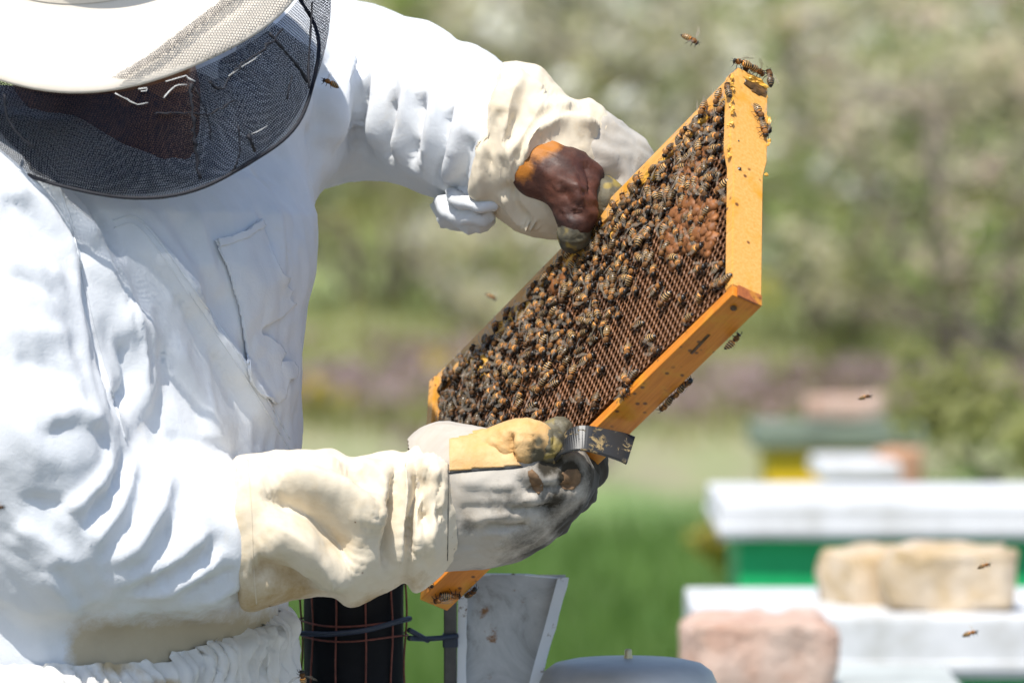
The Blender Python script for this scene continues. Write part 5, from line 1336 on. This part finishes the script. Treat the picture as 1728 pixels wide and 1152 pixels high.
# bees on the woodwork
NX = (-1, 0, 0); NV = (0, 1, 0); NZ = (0, 0, 1); NT = (0, -1, 0)
edge = [
    ((-FL-0.002, -FH-0.0036, 0.012), NT, (0.3, 0, 1), 0, 'honey bee at the left of the group topping the end bar'),
    ((-FL+0.001, -FH-0.0036, 0.003), NT, (-1, 0, .4), 1, 'honey bee in the middle of the group topping the end bar'),
    ((-FL-0.002, -FH-0.0036, -0.008), NT, (0.2, 0, -1), 1, 'honey bee with raised wing at the right of the end bar top'),
    ((-FL-0.0105, -FH+0.004, -0.009), NX, (0, -1, .2), 0, 'honey bee in the dark notch of the end bar'),
    ((-FL-0.0000, -0.093, 0.0172), NZ, (0.2, -1, 0), 0, 'honey bee on the left edge of the end bar near its top'),
    ((-FL-0.0000, -0.0765, -0.0085), NX, (0, 1, -.5), 1, 'honey bee with spread wings on the bright face of the end bar'),
    ((-FL-0.0000, -0.061, -0.0125), NX, (0, 1, -.2), 0, 'dark honey bee lower on the bright face of the end bar'),
    ((-FL+0.004, -0.074, -0.0172), (0, 0, -1), (-.3, 1, 0), 1, 'honey bee clinging to the right edge of the end bar'),
    ((-0.213, 0.098, 0.0125), NZ, (1, .15, 0), 0, 'honey bee at the corner where end bar meets bottom bar'),
    ((-0.198, 0.088, 0.0095), NZ, (1, -.1, 0), 0, 'honey bee just above the bottom bar near the end bar'),
    ((-0.085, 0.104, 0.0118), NZ, (1, .5, 0), 0, 'upper one of two bees at the middle of the bottom bar'),
    ((-0.082, 0.113, 0.0128), NZ, (-1, .3, 0), 0, 'lower one of two bees at the middle of the bottom bar'),
    ((-0.185, 0.1155, -0.0132), (0, .4, -1), (-.4, 0, -1), 1, 'honey bee hanging under the bottom bar near its bright end'),
    ((-0.105, 0.1155, -0.0120), (0, .6, -1), (.8, .5, -.2), 1, 'larger honey bee hanging below the bottom bar middle'),
    ((-0.088, 0.1155, -0.0125), (0, .6, -1), (1, .2, 0), 0, 'dark honey bee hanging below the bottom bar, left one'),
    ((-0.120, 0.114, -0.0132), (0, .2, -1), (-.7, .2, 0), 0, 'honey bee half hidden behind the bottom bar'),
    ((0.205, 0.108, 0.0130), NZ, (.4, -1, 0), 0, 'honey bee on the far bottom corner below the glove'),
    ((0.214, 0.100, 0.0138), NZ, (1, .1, 0), 0, 'honey bee at the leftmost edge of the far bottom corner'),
    ((0.195, 0.100, 0.0132), NZ, (.2, 1, 0), 0, 'honey bee close under the gauntlet on the far corner'),
    ((0.212, 0.1155, 0.002), NV, (1, 0, .5), 0, 'honey bee on the underside of the far bottom corner'),
    ((0.200, 0.1155, -0.006), NV, (-.6, 0, -1), 0, 'second honey bee on the underside of the far corner'),
    ((0.188, 0.1155, -0.0125), (0, .7, -1), (-1, 0, .2), 0, 'honey bee at the right edge of the far corner underside'),
    ((FL, -0.058, 0.010), (1, 0, 0), (0, 1, .4), 0, 'dark honey bee on the far end bar left of the comb'),
]
for pos, n, h, pose, lab in edge: bee(mat_on(*pos, n, h, 1.45), lab, pose, None, True)
def fly(px, py, z, heading, up, label, s=1.0):
    x = np.asarray(heading, float); x /= np.linalg.norm(x); n = np.asarray(up, float); n = n-x*(n@x); n /= np.linalg.norm(n); y = np.cross(n, x)
    R3 = np.stack([s2w(x), s2w(y), s2w(n)], 1)*s; p = w1(Q(px, py, z))
    m = Matrix([[*R3[i], p[i]] for i in range(3)]+[[0, 0, 0, 1]]); bee(m, label, 2, None, True)
fly(1168, 74, -60, (0.9, -.55, .1), (.2, .8, .6), 'brown bee flying above the top of the frame', 1.37)
fly(550, 143, 60, (-.9, .35, .2), (.2, .9, .4), 'dark bee flying beside the veil', 1.23)
fly(510, 1134, 40, (-.1, .8, .55), (0, -.3, .95), 'bee flying at the bottom beside the black smoker can', 1.30)
fly(1465, 673, 350, (1, .15, .1), (0, 1, .2), 'blurred dark bee flying above the distant hives', 0.85)
fly(1666, 957, 330, (1, .25, .1), (0, 1, .2), 'blurred bee flying in front of the right cream stone', 0.85)
fly(1643, 1072, -420, (1, .2, .1), (0, 1, .2), 'faint bee flying before the nearest white lid', 1.17)
fly(830, 506, 420, (.8, -.5, .1), (0, 1, .2), 'blurred bee flying left of the frame below the upper glove', 0.78)
fly(2, 862, 420, (1, .3, .1), (0, 1, .2), 'blurred brown bee at the left picture edge', 1.04)
fly(1062, 345, 250, (.9, .2, .2), (0, 1, .3), 'blurred bee flying before the top bar beside the glove', 1.04)

# ================================================================== HIVE TOOL, SMOKER AND TINWARE
def strip(center, width_dir, width, thick, name, mat, root, seg=8):
    """bent flat bar: centre line points, width direction per point"""
    C = spline(center, seg); n = len(C); Wd = spline(width_dir, seg); wd = spline([np.array([w, 0, 0]) for w in width], seg); V_ = []
    for i in range(n):
        t = C[min(i+1, n-1)]-C[max(i-1, 0)]; t /= np.linalg.norm(t); w = Wd[i]-t*(Wd[i]@t); w /= np.linalg.norm(w); nn = np.cross(t, w); h = wd[i][0]/2
        for a, b in ((-1, -.6), (-.94, -1), (.94, -1), (1, -.6), (1, .6), (.94, 1), (-.94, 1), (-1, .6)): V_.append(C[i]+w*a*h+nn*b*thick/2)
    F_ = ring_faces(n, 8).tolist(); F_.append(list(range(8))[::-1]); F_.append([(n-1)*8+k for k in range(8)])
    return stage_mesh(name, root, np.array(V_), F_, mat, smooth=False)
tool = empty('hive_tool', w1(Q(1000, 760, 60)))
tag(tool, 'bent steel hive tool crusted with wax held in the lower glove', 'hive tool')
wd = np.array([0.12, 0.82, -0.55])
strip([Q(925, 800, 62), Q(936, 774, 78), Q(954, 748, 90), Q(982, 739, 94), Q(1020, 746, 93), Q(1050, 754, 92), Q(1064, 760, 91)], [wd*1+np.array([.5, 0, 0]), wd+np.array([.35, 0, 0]), wd+np.array([.15, 0, 0]), wd, wd, wd, wd], [.020, .021, .022, .0225, .0235, .0255, .0265], 0.0030, 'hook_blade', 'steel', tool)
strip([Q(925, 806, 50), Q(905, 830, 30), Q(880, 860, 12), Q(850, 895, 0)], [wd+np.array([.5, 0, 0])]*4, [.020, .020, .019, .019], 0.0030, 'shank', 'steel', tool)

# support: a hive just below the picture carries the smoker, funnel and pail
zc = -170
supp_top = w1(Q(800, 1262, zc))
def support():
    w, d, h = 0.62, 0.46, 0.30; root = empty('beehive', (supp_top[0], supp_top[1]+0.02, supp_top[2]-h-0.04)); t = 0.022
    for s in (-1, 1):
        bar(root, 'board', (w, t, h), (0, s*(d/2-t/2), h/2), 'green_paint'); bar(root, 'board', (t, d-2*t, h), (s*(w/2-t/2), 0, h/2), 'green_paint')
    bar(root, 'lid', (w+0.05, d+0.05, 0.04), (0, 0, h+0.02), 'white_paint'); bar(root, 'floor_board', (w, d, 0.02), (0, 0, -0.011), 'white_paint')
    lg = root.location.z-0.022
    for sx in (-1, 1):
        for sy in (-1, 1): bar(root, 'stand_leg', (0.05, 0.05, lg), (sx*(w/2-.03), sy*(d/2-.03), -0.0215-lg/2), 'post')
    tag(root, 'green hive below the picture edge under smoker and tinware', 'beehive', 'beehives standing on the meadow')
support()
def vert(px, py, z, up): return Q(px, py, z)+UPC*up
base_y = 1262
# black smoker can with a rusty wire guard
sm = empty('bee_smoker', w1(Q(600, base_y, zc))); tag(sm, 'sooty black smoker can inside a rusty wire guard', 'smoker')
c = Q(597, base_y, zc); rad = 0.0405
def can_ring(r, up, n=40): return [c+UPC*up+np.array([math.cos(a)*r, 0, 0])+np.cross(UPC, [1, 0, 0])*(-math.sin(a)*r) for a in np.linspace(0, 2*math.pi, n, endpoint=False)]
rows = [(0.0, 0.0), (rad-0.002, 0.0), (rad, 0.002), (rad, 0.03), (rad+0.0012, 0.032), (rad, 0.034), (rad, 0.132), (rad+0.001, 0.134), (rad+0.001, 0.139), (rad-0.001, 0.141), (rad-0.012, 0.151), (rad-0.022, 0.157), (0.001, 0.158)]
V_ = np.vstack([np.array(can_ring(max(r, 0.0005), u)) for r, u in rows]); stage_mesh('can', sm, V_, ring_faces(len(rows), 40)[:, ::-1], 'soot')
for k in range(11):
    a = 2*math.pi*(k+0.3)/11; r = rad+0.0022
    off = np.array([math.cos(a)*r, 0, 0])+np.cross(UPC, [1, 0, 0])*(-math.sin(a)*r)
    v, f = tube([c+off+UPC*u+off*0.03*math.sin(u*70+k) for u in np.linspace(0.001, 0.138, 12)], 0.0008, 6); stage_mesh('guard_wire', sm, v, f, 'rust_wire')
for up in (0.004, 0.050, 0.092, 0.104, 0.136):
    v, f = tube([p+UPC*(0.0015*math.sin(i*0.4)) for i, p in enumerate(can_ring(rad+0.0034, up)+can_ring(rad+0.0034, up)[:1])], 0.0008, 6, False); stage_mesh('guard_ring', sm, v, f, 'rust_wire')
def tie(pts, r=0.0022): v, f = tube(spline([Q(*p) for p in pts], 6), r, 6); stage_mesh('tie_wire', sm, v, f, 'dark_wire')
tie([(508, 1068, zc+42), (560, 1069, zc+52), (620, 1062, zc+52), (670, 1048, zc+44), (692, 1043, zc+28)])
tie([(690, 1062, zc+32), (708, 1072, zc+20), (722, 1080, zc+8)]); tie([(690, 1076, zc+30), (720, 1077, zc+10), (750, 1075, zc+2), (772, 1072, zc-4)])
# post
po = empty('metal_post', w1(Q(760, base_y, zc))); tag(po, 'dark grey square post beside the tin funnel', 'post')
P0 = Q(760, base_y, zc-16); hh = 0.128
def prism(pts, up0, up1, name, root, mat):
    n = len(pts); V_ = np.array([p+UPC*up0 for p in pts]+[p+UPC*up1 for p in pts]); F_ = [[i, (i+1) % n, n+(i+1) % n, n+i] for i in range(n)]+[list(range(n))[::-1], list(range(n, 2*n))]
    return stage_mesh(name, root, V_, F_, mat, smooth=False)
BK = np.cross([1, 0, 0], UPC)   # towards the viewer along the ground
def rect(cen, wx, wz, ch=0.0012):
    return [cen+np.array([a, 0, 0])+BK*b for a, b in ((-wx/2+ch, -wz/2), (wx/2-ch, -wz/2), (wx/2, -wz/2+ch), (wx/2, wz/2-ch), (wx/2-ch, wz/2), (-wx/2+ch, wz/2), (-wx/2, wz/2-ch), (-wx/2, -wz/2+ch))]
prism(rect(P0, 0.0105, 0.0105), 0, hh, 'shaft', po, 'post'); prism(rect(P0, 0.0125, 0.0125), 0.083, 0.094, 'tape_band', po, 'dark_wire'); prism(rect(P0, 0.012, 0.012), hh+0.0003, hh+0.003, 'end_plug', po, 'post')
# tin funnel: flared sheet with painted flanges
fu = empty('tin_funnel', w1(Q(850, base_y, zc))); tag(fu, 'weathered tin funnel flaring to the right with pale painted flanges', 'funnel')
def sheet(poly, z, thick, name, mat):
    n = len(poly); A = [Q(x, y, z) for x, y in poly]; V_ = np.array([p+np.array([0, 0, thick/2]) for p in A]+[p-np.array([0, 0, thick/2]) for p in A])
    F_ = [list(range(n))[::-1], list(range(n, 2*n))]+[[i, (i+1) % n, n+(i+1) % n, n+i] for i in range(n)]
    return stage_mesh(name, fu, V_, F_, mat, smooth=False)
# back plate sampled as a gently dented grid
gx = np.linspace(0, 1, 25); gy = np.linspace(0, 1, 40); V_ = []
for t in gy:
    y = 969+t*(base_y-969); xl = 783; xr = 955-(955-868)*t*1.0
    for s in gx:
        x = xl+(xr-xl)*s; p = Q(x, y, zc-26); V_.append(p+np.array([0, 0, 0.0025*math.sin(3*s+4*t)+0.0018*float(noise(np.array([[s*3, t*4, 0]]), 1, 3)[0])]))
V_ = np.array(V_); stage_mesh('back_plate', fu, V_, ring_faces(40, 25, False), 'tin')
def flange_strip(pts, depth, wpx, name):
    """L-shaped fold: side wall going forward and a lip facing the viewer"""
    S = spline([np.array(p) for p in pts], 8); V_ = []
    for i, s in enumerate(S):
        b = Q(s[0], s[1], zc-26); f0 = Q(s[0], s[1], zc-26+depth); f1 = Q(s[0]+wpx, s[1], zc-25+depth)
        w = 0.0006*math.sin(i*0.9)
        V_ += [b, f0+np.array([0, 0, w]), f1+np.array([w, 0, w]), f1-np.array([0, 0, .0012]), f0-np.array([-0.0012, 0, .0012])+np.array([0, 0, 0]), b+np.array([0.0012, 0, 0])]
    F_ = ring_faces(len(S), 6).tolist(); F_.append(list(range(6))[::-1]); F_.append([(len(S)-1)*6+k for k in range(6)])
    return stage_mesh(name, fu, np.array(V_), F_, 'flange', smooth=False)
flange_strip([(773, 1004), (772, 1080), (771, 1160), (770, base_y)], 14, 15, 'flange')
flange_strip([(941, 974), (921, 1050), (896, 1140), (866, base_y)], 14, 19, 'flange')
v, f = tube([Q(x, y, zc-25) for x, y in ((783, 970), (830, 969), (890, 970), (956, 976))], 0.0012, 6); stage_mesh('rolled_rim', fu, v, f, 'flange')
for a in ((773, 1004), (955, 976)): pass
# domed galvanised lid with a small knob on a pail
pl = empty('pail', w1(Q(1058, base_y, zc+10))); tag(pl, 'galvanised pail with domed lid and small knob at the bottom edge', 'pail')
c2 = Q(1060, base_y, zc+10); ex = np.array([1.0, 0, 0])
def pail_ring(r, up, n=64): return [c2+UPC*up+ex*math.cos(a)*r-BK*math.sin(a)*r for a in np.linspace(0, 2*math.pi, n, endpoint=False)]
top = (base_y-1109)/KPX*(FOCUS-(zc+10)*.001)
def lathe_p(rows, name, mat):
    V_ = np.vstack([np.array(pail_ring(max(r, .0004), u)) for r, u in rows]); F_ = ring_faces(len(rows), 64)
    N_ = vnormals(V_, F_); 
    if ((V_-c2-UPC*rows[len(rows)//2][1])*N_).sum() < 0: F_ = F_[:, ::-1]
    return stage_mesh(name, pl, V_, F_, mat)
lathe_p([(0.001, 0.0005), (0.060, 0.0005), (0.062, 0.003), (0.066, top-0.040)], 'pail_body', 'galv')
ld = lathe_p([(0.066, top-0.030), (0.0725, top-0.030), (0.073, top-0.026), (0.072, top-0.020), (0.068, top-0.011), (0.060, top-0.005), (0.048, top-0.0022), (0.03, top-0.0008), (0.0, top)], 'lid', 'galv')
kn = [(0.001, top+0.0074), (0.0022, top+0.0072), (0.003, top+0.006), (0.003, top+0.0025), (0.0036, top+0.001), (0.0036, top-0.001)]
V_ = np.vstack([np.array(pail_ring(r, u, 16)) for r, u in kn]); stage_mesh('knob', pl, V_, ring_faces(len(kn), 16), 'brass')
